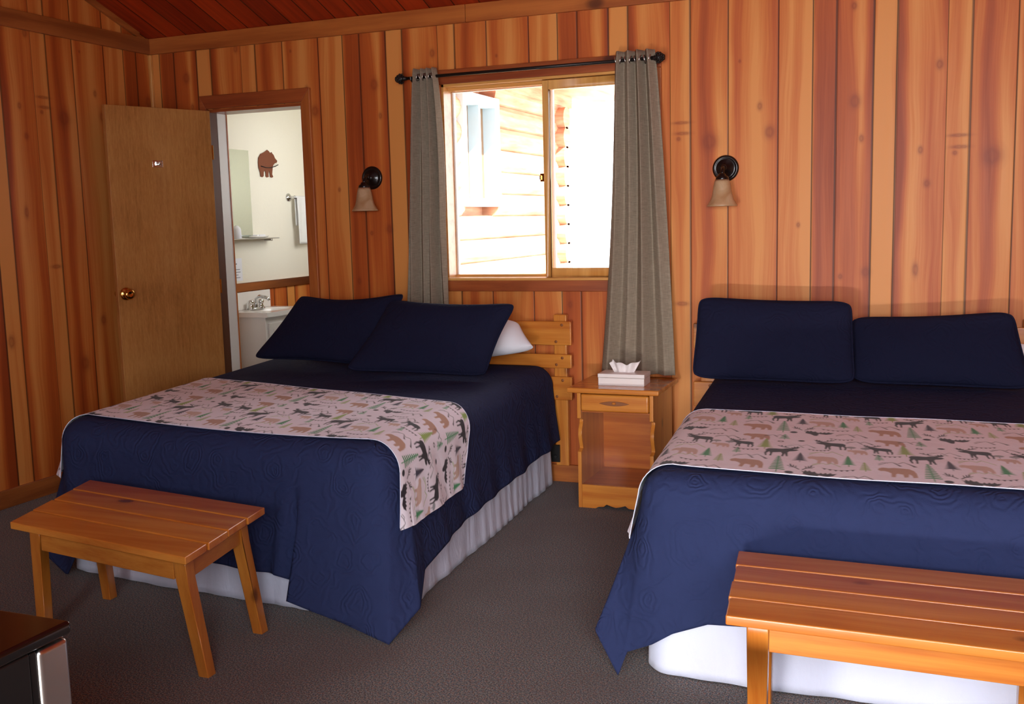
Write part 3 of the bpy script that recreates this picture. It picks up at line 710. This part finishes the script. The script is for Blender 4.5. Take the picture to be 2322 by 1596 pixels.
    tree(.235, .57, .24, .13, G2, 7); tree(.37, .86, .13, .08, G3, 6, True); tree(.04, .43, .13, .06, G3, 6, True)
    antlers(.51, .205, .16); ell(.435, .075, .030, .026, BK); ell(.50, .835, .026, .018, BK); ell(.345, .800, .024, .020, BK); ell(.345, .800, .013, .010, bgc)
    head(.625, .065, .20); bunting(.76, .215, .22, 6, .03); bunting(.10, .565, .20); bunting(.63, .635, .16); bunting(.80, .94, .18)
    mount(.88, .015, .24, BK); mount(.15, .335, .25, BK); mount(.50, .66, .22, GY); mount(.68, .255, .19, G2, False); mount(.68, .50, .24, G2, False); mount(.93, .82, .20, BK); mount(.30, .92, .18, BK)
    mooseA(.36, .53, .25, -1); mooseA(.055, .685, .20); mooseA(.72, .745, .23)
    ell(.86, .715, .036, .024, GY); ell(.96, .705, .034, .026, GY); line([(.86, .66), (.86, .72)], .006, GY); line([(.96, .65), (.96, .71)], .006, GY)
    s = 4; m = S//s
    return img.reshape(m, s, m, s, 3).mean((1, 3)), bgc
TILE, BGC = tile_image()
def runner(q, FLp, FRp, label, aLb, aLf, aRf, aRb, dropL, dropR, u0=0.0, v0=0.0, clip=None):
    """aL*/aR*: perimeter positions of the back/front edge on the left and right sides at the top edge.
       each is (top, hem); dropL/R = length hanging below the rounded edge start"""
    h = .0026; lift = .006
    wL = (q.at(aLf[0], 0)-q.at(aLb[0], 0)).length
    nv = int(1.0/h*.93)
    width = .92; nv = int(width/h)
    rows = []
    for j in range(nv+1):
        v = j/nv
        def path(side, af, ab, drop):
            n = int(drop/h); out = []
            for k in range(n, 0, -1):
                w = drop*k/n; t = k/n
                a = (af[0]+(af[1]-af[0])*t)*(1-v)+(ab[0]+(ab[1]-ab[0])*t)*v
                p0 = q.at(a, w); pa = q.at(a, w-.004); pb = q.at(a, w+.004); pc = q.at(a+.01, w); pd = q.at(a-.01, w)
                nn = (pb-pa).cross(pc-pd)
                nn = nn.normalized() if nn.length > 1e-9 else Vector((0, 0, 1))
                p, no = q.T(a)
                if q.flip(p, no): no = -no
                if nn.dot(no+Vector((0, 0, .6))) < 0: nn = -nn
                rip = .006*math.sin(a*26+1.0)*max(0, t-.25)+.004*math.sin(a*55)*max(0, t-.3)
                out.append(p0+nn*(lift*(1+1.5*t)+max(rip, -.002)))
            return out
        l = path('L', aLf, aLb, dropL); r = path('R', aRf, aRb, dropR); r.reverse()
        aL = aLf[0]*(1-v)+aLb[0]*v; aR = aRf[0]*(1-v)+aRb[0]*v
        A = q.at(aL, 0); Bp = q.at(aR, 0)
        if j == 0: ntop = int((A-Bp).length/h)
        top = []
        for k in range(ntop+1):
            t = k/ntop; p = A.lerp(Bp, t)
            p.y -= .045*(1-v)**3*math.sin(math.pi*t)**.6
            p.z = q.zt+lift+.0015+.0015*math.sin(p.x*11+p.y*7)*math.sin(t*math.pi)
            yf = FLp[1]+(FRp[1]-FLp[1])*(p.x-FLp[0])/(FRp[0]-FLp[0]); s_ = (yf+q.R)-p.y
            if s_ > 0:      # the cloth follows the rounded foot edge
                th = min(s_/q.R, 1.5); p.y = yf+q.R-(q.R+lift+.002)*math.sin(th); p.z = q.zt-q.R+(q.R+lift+.002)*math.cos(th)
            top.append(p)
        rows.append(l+top+r)
    P = np.array([[tuple(p) for p in row] for row in rows], np.float32); nj, ni = P.shape[:2]
    nL = int(dropL/h)
    mid = P[nj//2]; al = np.concatenate([[0], np.cumsum(np.linalg.norm(np.diff(mid, axis=0), axis=1))])
    U = ((al-al[nL])/TS+u0) % 1.0; V = (np.arange(nj)*h/(TS*1.28)+v0) % 1.0
    m = TILE.shape[0]; fu = U*m-.5; fv = V*m-.5
    i0 = np.floor(fu).astype(int); j0 = np.floor(fv).astype(int); du = (fu-i0)[None, :, None]; dv = (fv-j0)[:, None, None]
    def S(j, i): return TILE[np.ix_(j % m, i % m)]
    C = (S(j0, i0)*(1-du)+S(j0, i0+1)*du)*(1-dv)+(S(j0+1, i0)*(1-du)+S(j0+1, i0+1)*du)*dv
    idx = np.arange(nj*ni).reshape(nj, ni)
    F = np.stack([idx[:-1, :-1], idx[:-1, 1:], idx[1:, 1:], idx[1:, :-1]], -1).reshape(-1, 4)
    me = bpy.data.meshes.new('bed_runner'); me.vertices.add(nj*ni); me.vertices.foreach_set('co', P.reshape(-1))
    me.loops.add(F.size); me.loops.foreach_set('vertex_index', F.reshape(-1).astype(np.int32)); me.polygons.add(len(F))
    me.polygons.foreach_set('loop_start', np.arange(0, F.size, 4, dtype=np.int32)); me.polygons.foreach_set('use_smooth', np.ones(len(F), bool))
    me.update(); me.validate()
    at = me.color_attributes.new('print', 'FLOAT_COLOR', 'POINT'); at.data.foreach_set('color', np.concatenate([C, np.ones((nj, ni, 1))], -1).astype(np.float32).reshape(-1))
    me.materials.append(M['print'])
    o = bpy.data.objects.new('bed_runner', me); COL.objects.link(o); tag(o, label, 'bed runner')
    # sewn white edge band along the front and back
    for jj, nm in ((0, 'front_hem'), (nj-1, 'back_hem')):
        pts = [Vector(P[jj, i]) for i in range(0, ni, 6)]; b = MB(); b.tube(pts, .0016, 6)
        b.build('hem', M['skirt'], o, smooth=True)
    return o
LL1 = q1.sFL; LR1 = q1.sFR
runner(q1, B1['FL'], B1['FR'], 'woodland animal print runner across the foot of the left bed', (LL1-1.00, LL1-1.0), (LL1-.03, LL1-.01), (LR1+.05, LR1+.03), (LR1+.79, LR1+.57), .30, .34, u0=.55, v0=.02)
runner(q2, B2['FL'], B2['FR'], 'woodland animal print runner across the foot of the right bed', (q2.sFL-.98, q2.sFL-.98), (q2.sFL-.07, q2.sFL-.02), (q2.sFR+.1, q2.sFR+.1), (q2.sFR+.98, q2.sFR+.98), .26, .26, u0=.62, v0=.03)
# ------------------------------------------------------------------ pillows
def pillow(name, label, cat, group, mat, TL, TR_, BR_, BL, thick, sag=.02, side=.012, piping=True, back=0.5):
    TL, TR_, BR_, BL = [Vector(p) for p in (TL, TR_, BR_, BL)]
    c = (TL+TR_+BR_+BL)/4; nrm = (TR_-TL).cross(BL-TL).normalized()
    if nrm.y > 0: nrm = -nrm
    n = 40; front = []; rear = []
    def base(u, v):
        p = (TL.lerp(TR_, u)).lerp(BL.lerp(BR_, u), v)
        # edges pull in between the corners
        eu = (2*u-1); ev = (2*v-1)
        ux = (TR_-TL).normalized(); vx = (BL-TL).normalized()
        cr = (eu*eu*ev*ev)**4; p = p-(ux*eu+vx*ev)*.017*cr
        p = p - ux*eu*side*(1-ev**2)*1.0 - vx*ev*sag*(1-eu**2)*(1.0 if v < .5 else .35)
        return p
    def th(u, v):
        a = max(0, 1-(2*u-1)**2); b_ = max(0, 1-(2*v-1)**2); return thick*(a**.42)*(b_**.42)
    for i in range(n+1):
        fr = []; rr = []
        for j in range(n+1):
            # denser sampling near the edges
            u = .5-.5*math.cos(math.pi*i/n); v = .5-.5*math.cos(math.pi*j/n)
            p = base(u, v); t = th(u, v)*(1+.05*math.sin(u*9+c.x*5)*math.sin(v*7+1))
            fr.append(p+nrm*t*(1-back)*1.0); rr.append(p-nrm*t*back)
        front.append(fr); rear.append(rr)
    root = None
    b = MB()
    front = [[p-c for p in r] for r in front]; rear = [[p-c for p in r] for r in rear]
    b.grid(front); b.grid(rear); o = b.build(name, mat, None, smooth=True); o.location = c; tag(o, label, cat, group)
    if piping:
        pts = [base(.5-.5*math.cos(math.pi*k/n), 0)-c for k in range(n)]+[base(1, .5-.5*math.cos(math.pi*k/n))-c for k in range(n)]+[base(.5+.5*math.cos(math.pi*k/n), 1)-c for k in range(n)]+[base(0, .5+.5*math.cos(math.pi*k/n))-c for k in range(n+1)]
        b = MB(); b.tube(pts, .006, 6, caps=False); b.build('piping', mat, o, smooth=True)
    return o
NG = 'navy pillows leaning at the head of the beds'
pillow('pillow', 'white pillow peeking out behind the navy pillow at the headboard of the left bed', 'pillow', None, M['white_sham'], (1.78, -.14, .85), (2.32, -.14, .845), (2.455, -.27, .725), (1.80, -.36, .655), .15, .0, .012, False)
pillow('pillow', 'navy pillow with sagging top edge, leftmost on the left bed', 'pillow', NG, M['sham'], (1.160, -.32, .990), (1.790, -.33, 1.005), (1.66, -.56, .665), (.915, -.44, .662), .13, .045, .020)
pillow('pillow', 'navy pillow overlapping its neighbour, nearest the nightstand on the left bed', 'pillow', NG, M['sham'], (1.765, -.45, .980), (2.430, -.44, .965), (2.335, -.62, .640), (1.655, -.74, .665), .13, .028, .022)
pillow('pillow', 'white pillow edge at the far right behind the navy pillow on the right bed', 'pillow', None, M['white_sham'], (4.02, -.11, .78), (4.66, -.11, .78), (4.66, -.18, .66), (4.02, -.18, .66), .07, .0, .01, False)
pillow('pillow', 'tall navy pillow standing upright at the left side of the right bed', 'pillow', NG, M['sham'], (3.262, -.27, .985), (3.925, -.27, .968), (3.955, -.43, .632), (3.262, -.43, .636), .12, .012, .006)
pillow('pillow', 'low slumped navy pillow at the right side of the right bed', 'pillow', NG, M['sham'], (3.925, -.225, .895), (4.560, -.25, .928), (4.632, -.40, .628), (3.945, -.375, .630), .12, .014, .006)
# ------------------------------------------------------------------ headboards
def headboard(label, x0, x1, zo=0.0):
    cx = (x0+x1)/2; r = empty('headboard', (cx, -.005, .091+zo)); tag(r, label, 'headboard'); oz = -.091
    for px in (x0+.065, x1-.065):
        b = MB(); b.box((px-.035-cx, -.036, 0), (px+.035-cx, -.001, .874+oz)); b.build('post', M['pine_z'], r, bevel=.005)
        b = MB(); b.box((px-.035-cx-.03, -.05, .02), (px-.01-cx, -.0362, .11)); b.tube([(px-.03-cx, -.052, .05), (px-.03-cx, -.06, .05)], .010, 8); b.build('bed_bracket', M['blackp'], r, bevel=.002)
    for z0, z1 in ((.720, .841), (.602, .673), (.438, .558)):
        b = MB(); b.box((x0-cx, -.056, z0+oz), (x1-cx, -.0365, z1+oz)); pl = b.build('plank', M['pine_x'], r, bevel=.004)
        for px in (x0+.065, x1-.065):
            for dx, zz in ((.016, z1-.018), (-.016, z0+.018)):
                b = MB(); b.lathe([(.0075, 0), (.0075, .0012), (.005, .002), (.0001, .002)], 12, Matrix.Translation((px+dx-cx, -.056, zz+oz)) @ Matrix.Rotation(math.pi/2, 4, 'X')); b.build('plug', M['bolt'], pl, smooth=True)
headboard('pine plank headboard behind the pillows of the left bed', 1.10, 2.57)
headboard('pine plank headboard behind the pillows of the right bed', 3.19, 4.72)
# ------------------------------------------------------------------ nightstand
ns = empty('nightstand', (2.905, -.26, 0)); tag(ns, 'honey pine nightstand with one drawer between the two beds', 'nightstand')
W2, D0, D1 = .182, -.19, .19     # half width, front, back
b = MB(); b.box((-.222, D0-.03, .552), (.215, D1, .576)); b.build('top', M['pine_x'], ns, bevel=.005)
# side panels with the scalloped front edge (profile in y,z)
prof = [(D1, 0), (D1, .552), (D0, .552), (D0, .428), (D0+.035, .418), (D0+.032, .400), (D0+.012, .375), (D0+.008, .345), (D0+.018, .315), (D0+.030, .290), (D0+.030, .280), (D0, .268), (D0, 0)]
for s in (-1, 1):
    x = s*W2; b = MB(); b.prism(prof, Matrix(((0, 0, 1, x-(.0 if s < 0 else .018)), (1, 0, 0, 0), (0, 1, 0, 0), (0, 0, 0, 1))), .018); b.build('side_panel', M['pine_z'], ns, bevel=.002)
b = MB(); b.box((-W2+.018, D1-.012, .06), (W2-.018, D1, .552)); b.build('back_panel', M['pine_dark'], ns)
b = MB(); b.box((-W2+.018, D0+.02, .095), (W2-.018, D1-.012, .112)); b.build('shelf', M['pine_dark'], ns)
b = MB(); b.box((-W2+.018, D0+.02, .455), (W2-.018, D1-.012, .462)); b.build('drawer_rail', M['pine_dark'], ns)
cur = [(-.164, 0), (-.164, .112), (.164, .112), (.164, 0), (.10, 0), (.085, .008), (.06, .010), (.045, .022), (.02, .014), (0, .010), (-.02, .014), (-.045, .022), (-.06, .010), (-.085, .008), (-.10, 0)]
b = MB(); b.prism(list(reversed(cur)), Matrix(((1, 0, 0, 0), (0, 0, -1, D0+.018), (0, 1, 0, 0), (0, 0, 0, 1))), .016); b.build('base_board', M['pine_x'], ns, bevel=.0015)
b = MB(); b.box((-W2+.020, D0-.006, .464), (W2-.020, D0+.30, .545)); dw = b.build('drawer', M['pine_x'], ns, bevel=.009, seg=3)
lens = [(x/10*.072, (1-(x/10)**2)*.011) for x in range(-10, 11)]+[(x/10*.072, -(1-(x/10)**2)*.011) for x in range(9, -10, -1)]
b = MB(); b.prism(lens, Matrix(((1, 0, 0, 0), (0, 0, -1, D0-.006), (0, 1, 0, .505), (0, 0, 0, 1))), .004); pl = b.build('finger_pull', M['bolt'], dw, bevel=.001)
b = MB(); b.sphere((0, D0-.012, .507), .010, .006, .006); b.build('knob', M['pine_x'], dw, smooth=True)
# tissue box
tb = empty('tissue_box', (2.915, -.315, .576), .02); tag(tb, 'white flat tissue box with a tissue sticking up, on the nightstand', 'tissue box')
b = MB(); b.box((-.110, -.062, 0), (.110, .062, .036)); b.build('box_body', M['boxwhite'], tb, bevel=.002)
b = MB(); b.box((-.112, -.064, .037), (.112, .064, .056)); b.build('lid', M['boxwhite'], tb, bevel=.003)
rows = []
for i in range(41):
    u = i/40; row = []
    for j in range(13):
        v = j/12; wid = .045+.03*v
        x = (u-.5)*2*wid; hh = .060*(.86+.13*math.sin(u*7+.6)+.07*math.sin(u*19)); z = .050+hh*v
        if u < .08: z -= .01*v
        y = .010*math.sin(u*15)*(.3+v)+.012*math.sin(u*6+2)*v
        row.append((x, y, z))
    rows.append(row)
b = MB(); b.grid(rows); b.build('tissue', M['tissue'], tb, smooth=True, solid=.001)
# ------------------------------------------------------------------ benches
def bench(label, top, legs, h, nm='bench'):
    """top: four corners of the seat FL,FR,BR,BL at height h; legs: feet in the same order"""
    c = Vector((sum(p[0] for p in top)/4, sum(p[1] for p in top)/4, 0)); r = empty(nm, c); tag(r, label, 'bench')
    T = [Vector((p[0], p[1], 0))-c for p in top]; Lg = [Vector((p[0], p[1], 0))-c for p in legs]
    def at(u, v, z): # u left-right 0..1, v front-back 0..1
        p = T[0].lerp(T[1], u).lerp(T[3].lerp(T[2], u), v); return Vector((p.x, p.y, z))
    th = .024; n = 4; gap = .0045
    dep = (T[3]-T[0]).length; ln = (T[1]-T[0]).length
    for k in range(n):
        v0, v1 = k/n+(gap/dep if k else 0), (k+1)/n-(gap/dep if k < n-1 else 0)
        b = MB(); j = .003*(k % 2)/ln
        b.hexa([at(-j, v0, h-th), at(1+j, v0, h-th), at(1+j, v1, h-th), at(-j, v1, h-th)], [at(-j, v0, h), at(1+j, v0, h), at(1+j, v1, h), at(-j, v1, h)])
        b.build('seat_plank', M['pine_top'], r, bevel=.0035)
    z1 = h-th; z0 = z1-.078; iu, iv = .045/ln, .055/dep; tu, tv = .018/ln, .018/dep
    lu, lv = .052/ln, .052/dep
    for v in (iv+.006/dep, 1-iv-tv-.006/dep):
        b = MB(); b.hexa([at(iu+lu, v, z0), at(1-iu-lu, v, z0), at(1-iu-lu, v+tv, z0), at(iu+lu, v+tv, z0)], [at(iu+lu, v, z1), at(1-iu-lu, v, z1), at(1-iu-lu, v+tv, z1), at(iu+lu, v+tv, z1)]); b.build('apron', M['pine_x'], r, bevel=.002)
    for u in (iu+.006/ln, 1-iu-tu-.006/ln):
        b = MB(); b.hexa([at(u, iv+lv, z0), at(u+tu, iv+lv, z0), at(u+tu, 1-iv-lv, z0), at(u, 1-iv-lv, z0)], [at(u, iv+lv, z1), at(u+tu, iv+lv, z1), at(u+tu, 1-iv-lv, z1), at(u, 1-iv-lv, z1)]); b.build('end_apron', M['pine_y'], r, bevel=.002)
    for k, (u, v) in enumerate(((iu, iv), (1-iu-lu, iv), (1-iu-lu, 1-iv-lv), (iu, 1-iv-lv))):
        tp = [at(u, v, z1), at(u+lu, v, z1), at(u+lu, v+lv, z1), at(u, v+lv, z1)]
        md = [p.copy() for p in tp]
        ft = Lg[k]; s = .019; bt = [Vector((ft.x-s, ft.y-s, 0)), Vector((ft.x+s, ft.y-s, 0)), Vector((ft.x+s, ft.y+s, 0)), Vector((ft.x-s, ft.y+s, 0))]
        for i_, p in enumerate(md):
            p.z = z0; tt = (z1-z0)/z1
            p.x += (bt[i_].x-p.x)*tt*.6; p.y += (bt[i_].y-p.y)*tt*.6
        b = MB(); b.hexa(bt, md); b.hexa(md, tp); o = b.build('leg', M['pine_z'], r, bevel=.004)
    return r
bench('small slatted pine bench at the foot of the left bed', [(1.489, -2.568), (2.285, -2.690), (2.193, -2.180), (1.328, -2.050)], [(1.475, -2.45), (2.208, -2.535), (2.165, -2.20), (1.432, -2.105)], .430)
bench('slatted pine bench cut off by the photo edge, at the foot of the right bed', [(3.800, -2.650), (4.575, -2.665), (4.545, -2.185), (3.755, -2.170)], [(3.868, -2.60), (4.50, -2.61), (4.47, -2.26), (3.835, -2.25)], .430)
# ------------------------------------------------------------------ small refrigerator, cut by the lower left corner
fr = empty('mini_fridge', (2.64, -3.93, 0)); tag(fr, 'black compact fridge with steel door edge, in the lower left corner of the photo', 'fridge')
def fl(a, c_): return (a[0]-2.64, a[1]+3.93, a[2]), (c_[0]-2.64, c_[1]+3.93, c_[2])
b = MB(); b.box(*fl((2.41, -4.20, .02), (2.872, -3.772, .676))); b.build('cabinet_body', M['blackp'], fr, bevel=.005)
b = MB(); b.box(*fl((2.40, -4.21, .677), (2.878, -3.686, .700))); b.build('top_panel', M['black_gloss'], fr, bevel=.007, seg=3)
b = MB(); b.box(*fl((2.412, -3.770, .03), (2.868, -3.756, .672))); b.build('door_gasket', M['blackp'], fr, bevel=.002)
b = MB(); b.box(*fl((2.41, -3.755, .03), (2.873, -3.690, .672))); b.build('door', M['steel'], fr, bevel=.010, seg=4)
for a_, c_2 in ((2.46, -4.15), (2.82, -4.15), (2.46, -3.82), (2.82, -3.82)):
    b = MB(); b.lathe([(.018, 0), (.018, .02)], 12, Matrix.Translation((a_-2.64, c_2+3.93, 0))); b.build('foot', M['blackp'], fr)
# ------------------------------------------------------------------ bathroom fittings
van = empty('bathroom_vanity', (.16, .80, 0)); tag(van, 'small white vanity cabinet with sink, seen through the doorway', 'vanity')
def lb(a, c_): return (a[0]-.16, a[1]-.80, a[2]), (c_[0]-.16, c_[1]-.80, c_[2])
b = MB(); b.box(*lb((.012, .575, .0), (.295, 1.045, .775))); b.build('cabinet_body', M['cabinet'], van, bevel=.003)
b = MB(); b.box(*lb((.295, .60, .10), (.312, 1.02, .735))); dd = b.build('cabinet_door', M['cabinet'], van, bevel=.003)
b = MB(); b.box(*lb((.312, .635, .14), (.316, .985, .695))); b.build('raised_panel', M['cabinet'], dd, bevel=.002)
b = MB()
oy0, oy1 = .56, 1.06; ox0, ox1 = .009, .325; cxs, cys = .175, .81; nn = 48; rows = []
for k in range(nn):
    a = 2*math.pi*k/nn; c, s = math.cos(a), math.sin(a); row = []
    # outer rectangle point along the ray, then rim, then bowl
    tx = ((ox1-cxs) if c > 0 else (cxs-ox0))/max(abs(c), 1e-6); ty = ((oy1-cys) if s > 0 else (cys-oy0))/max(abs(s), 1e-6); t = min(tx, ty)
    row.append((cxs+c*t, cys+s*t, .775)); row.append((cxs+c*t, cys+s*t, .806)); row.append((cxs+c*.118, cys+s*.165, .808))
    for rr, zz in ((.95, .800), (.85, .77), (.6, .735), (.3, .72), (.02, .715)): row.append((cxs+c*.112*rr, cys+s*.16*rr, zz))
    rows.append([(x-.16, y-.80, z) for x, y, z in row])
b.grid(rows, closed_u=True); b.build('sink_top', M['porcelain'], van, smooth=False)
b = MB(); b.box(*lb((.009, .56, .806), (.026, 1.03, .925))); b.build('backsplash', M['porcelain'], van, bevel=.005)
fa_ = MB(); X0, Y0 = .068-.16, .80-.80
for dy in (-.055, .055):
    fa_.lathe([(.019, 0), (.019, .02), (.012, .03), (.020, .045), (.020, .06), (.008, .066)], 16, Matrix.Translation((X0, Y0+dy, .806)))
fa_.box((X0-.018, Y0-.075, .806), (X0+.018, Y0+.075, .818)); fa_.tube([(X0, Y0, .815), (X0, Y0, .875), (X0+.03, Y0, .895), (X0+.09, Y0, .885), (X0+.105, Y0, .868)], .010, 10)
fa_.build('faucet', M['chrome'], van, smooth=True)
b = MB(); b.box((0, .50, 1.285), (.006, .895, 1.860)); tag(b.build('bathroom_mirror', M['mirror']), 'tall frameless mirror on the white bathroom wall', 'mirror')
sh = empty('bathroom_shelf', (.0, .83, 1.272)); tag(sh, 'narrow glass shelf under the bathroom mirror', 'shelf')
b = MB(); b.box((.0, -.30, 0), (.10, .235, .007)); b.build('shelf_board', M['steel'], sh, bevel=.001)
for dy in (-.26, .205):
    b = MB(); b.box((.0, dy-.008, -.016), (.06, dy+.008, 0)); b.build('shelf_bracket', M['chrome'], sh, bevel=.002)
t_ = empty('soap_tray', (.052, .895, 1.279)); tag(t_, 'small oval tray of wrapped soaps on the bathroom shelf', 'tray')
b = MB(); b.lathe([(.03, 0), (.045, .004), (.052, .012), (.050, .013), (.042, .006), (.0001, .005)], 28, Matrix.Diagonal((.85, 1.9, 1, 1))); b.build('tray', M['porcelain'], t_, smooth=True)
for dx, dy, a in ((0, -.03, .3), (.0, .03, -.4)):
    b = MB(); b.box((-.016, -.024, .006), (.016, .024, .022), Matrix.Translation((dx, dy, 0)) @ Matrix.Rotation(a, 4, 'Z')); b.build('soap', M['paper'], t_, bevel=.004)
b = MB(); b.lathe([(.025, 0), (.030, .003), (.027, .06), (.024, .07), (.010, .085), (.0001, .087)], 20); c = b.build('paper_cup', M['paper'], None, smooth=True); c.location = (.05, .66, 1.279); tag(c, 'small white wrapped cup at the left end of the bathroom shelf', 'cup')
# bear cutout (profile in y,z on the wall x=0): px frame of the photo 582..630 wide
bear_c = [(-.118, -.005), (-.112, .045), (-.085, .085), (-.050, .100), (-.020, .118), (-.004, .130), (.015, .118), (.032, .100), (.048, .112), (.056, .098), (.070, .088), (.085, .055), (.112, .030), (.104, .012), (.080, .004), (.062, -.012), (.052, -.030), (.046, -.070), (.040, -.105), (.052, -.130), (.034, -.138), (.018, -.132), (.014, -.090), (.002, -.070), (-.004, -.100), (-.004, -.132), (-.022, -.138), (-.036, -.130), (-.034, -.100), (-.046, -.066), (-.060, -.090), (-.064, -.126), (-.078, -.138), (-.098, -.132), (-.100, -.095), (-.116, -.050)]
be = empty('bear_wall_cutout', (.004, 1.115, 1.785)); tag(be, 'rust brown bear silhouette hung on the white bathroom wall', 'wall decoration')
b = MB(); b.prism([(x_*.97, z_*.70) for x_, z_ in bear_c], Matrix(((0, 0, 1, 0), (1, 0, 0, 0), (0, 1, 0, 0), (0, 0, 0, 1))), .004); b.build('bear_plate', M['rust'], be)
b = MB(); b.tube([(.006, -.09, -.022), (.008, -.04, -.030), (.010, .02, -.030), (.012, .07, -.018), (.012, .105, -.006)], .003, 6); b.build('wire', M['iron'], be, smooth=True)
tr_ = empty('towel_holder', (0, 1.345, 1.555)); tag(tr_, 'chrome towel bar post on the white bathroom wall', 'towel bar')
b = MB(); b.lathe([(.030, 0), (.030, .006), (.022, .014), (.010, .02), (.010, .05), (.013, .055), (.0001, .06)], 24, Matrix.Rotation(math.pi/2, 4, 'Y')); b.build('post', M['chrome'], tr_, smooth=True)
b = MB(); b.tube([(.045, 0, 0), (.045, .30, 0)], .007, 10); b.build('bar', M['chrome'], tr_, smooth=True)
rows = []
for i in range(25):
    u = i/24; row = []
    for j in range(30):
        w = j/29
        # over the bar: front leg long, back leg shorter
        y = 1.365+.16*u+.006*math.sin(w*6)+.010*(w)
        if w < .12: a = math.pi*w/.12; x = .045+.011*math.cos(a); z = 1.555+.011*math.sin(a)
        else: x = .034-.002; x = .045+.011 if False else .034; z = 1.555
        row.append((x, y, z))
    rows.append(row)
rows = []
for i in range(25):
    u = i/24; y = 1.372+.17*u; row = []
    path = [(.034, 1.555-.20*(1-k/10)) for k in range(11)]+[(.045-.011*math.cos(math.pi*k/8), 1.555+.011*math.sin(math.pi*k/8)) for k in range(1, 8)]+[(.056, 1.555-.33*k/18) for k in range(19)]
    for k, (x, z) in enumerate(path):
        d = 1.555-z; row.append((x+(.004*math.sin(u*12+d*4))*(1 if k > 18 else 0), y+.03*d*(0 if k < 18 else 1)*.5+.0*d, z))
    rows.append(row)
b = MB(); b.grid(rows); tw = b.build('hand_towel', M['towel'], None, smooth=True, solid=.003); tag(tw, 'white hand towel hanging from the bathroom towel bar', 'towel')
no = empty('notice_sheet', (.001, .685, 1.045)); tag(no, 'white printed notice on the bathroom wall above the sink', 'notice')
b = MB(); b.box((0, -.075, -.045), (.0012, .075, .105)); b.build('sheet', M['paper'], no)
b = MB()
for k, (a0, a1) in enumerate(((-.06, .05), (-.06, .055), (-.06, .03), (-.06, .05))):
    z = .030-k*.018; b.box((.0012, a0, z), (.0016, a1, z+.004))
b.box((.0012, -.02, .065), (.0016, .02, .072)); b.build('print_lines', M['ink'], no)
# ------------------------------------------------------------------ outside the window
b = MB(); b.box((-30, .46, -1.2), (40, 60, -.7)); tag(b.build('ground_outside', M['snow']), kind='structure')
cab = empty('log_cabin', (-.6, 5.3, -.7)); tag(cab, 'neighbouring log cabin outside the window, glaring in the sun', 'cabin')
def cb(p): return (p[0]+.6, p[1]-5.3, p[2]+.7)
b = MB(); lr = .13
for k in range(15):
    z = -.57+k*.232
    segs = [(2.6, 7.55)] if not (1.45 < z+lr and z-lr < 2.55) else [(2.6, 4.28), (5.12, 7.55)]
    for y0, y1 in segs:
        b.tube([cb((0-.06, y0, z)), cb((0-.06, y1, z))], lr, 14)
b.box(cb((-.5, 2.6, -.7)), cb((-.12, 7.3, 2.8))); b.build('log_wall', M['log'], cab, smooth=False)
b = MB()
for k in range(14):
    z = -.45+k*.232
    b.tube([cb((-1.2, 7.15, z)), cb((.16, 7.15, z))], lr, 18)
b.build('corner_logs', M['log'], cab, smooth=False)
b = MB(); b.box(cb((-.05, 4.24, 1.50)), cb((.09, 5.16, 1.58))); b.box(cb((-.05, 4.24, 2.50)), cb((.09, 5.16, 2.60))); b.box(cb((-.05, 4.24, 1.58)), cb((.09, 4.32, 2.50))); b.box(cb((-.05, 5.04, 1.58)), cb((.09, 5.16, 2.50))); b.box(cb((-.05, 4.66, 1.58)), cb((.07, 4.70, 2.50)))
cw = b.build('cabin_window_frame', M['blueframe'], cab)
b = MB(); b.box(cb((-.08, 4.3, 1.56)), cb((-.05, 5.1, 2.52))); b.build('cabin_window_pane', simple('dim_pane', (120, 96, 72), .5), cw)
b = MB(); b.box(cb((-.3, 2.2, 2.86)), cb((.75, 8.3, 2.98))); b.box(cb((.70, 2.2, 2.80)), cb((.76, 8.3, 3.02))); b.box(cb((-.05, 2.6, 2.72)), cb((.08, 7.6, 2.86))); b.build('eave', M['log'], cab)
def tree_out(x, y, h, label):
    r = empty('conifer', (x, y, -.7)); tag(r, label, 'tree')
    b = MB(); b.tube([(0, 0, 0), (0, 0, h)], [.16, .03], 10); b.build('trunk', M['bark'], r)
    b = MB(); rnd = random.Random(int(x*10))
    for k in range(420):
        t = rnd.random()**.8; z = h*(.18+.82*t); rr = (1-t)*h*.20+.05; a = rnd.random()*6.28
        p0 = Vector((.02*math.cos(a), .02*math.sin(a), z)); p1 = Vector((rr*math.cos(a), rr*math.sin(a), z-rr*.35)); side = Vector((-math.sin(a), math.cos(a), 0))*rr*.22
        b.add([p0, p0.lerp(p1, .5)+side, p1, p0.lerp(p1, .5)-side+Vector((0, 0, .04))], [(0, 1, 2, 3)])
    b.build('foliage', M['foliage'], r)
tree_out(1.3, 24.0, 9.0, 'pale conifer far outside beyond the sliding sash')
for o_ in [ob for ob in COL.objects if ob.type == 'EMPTY']: pass
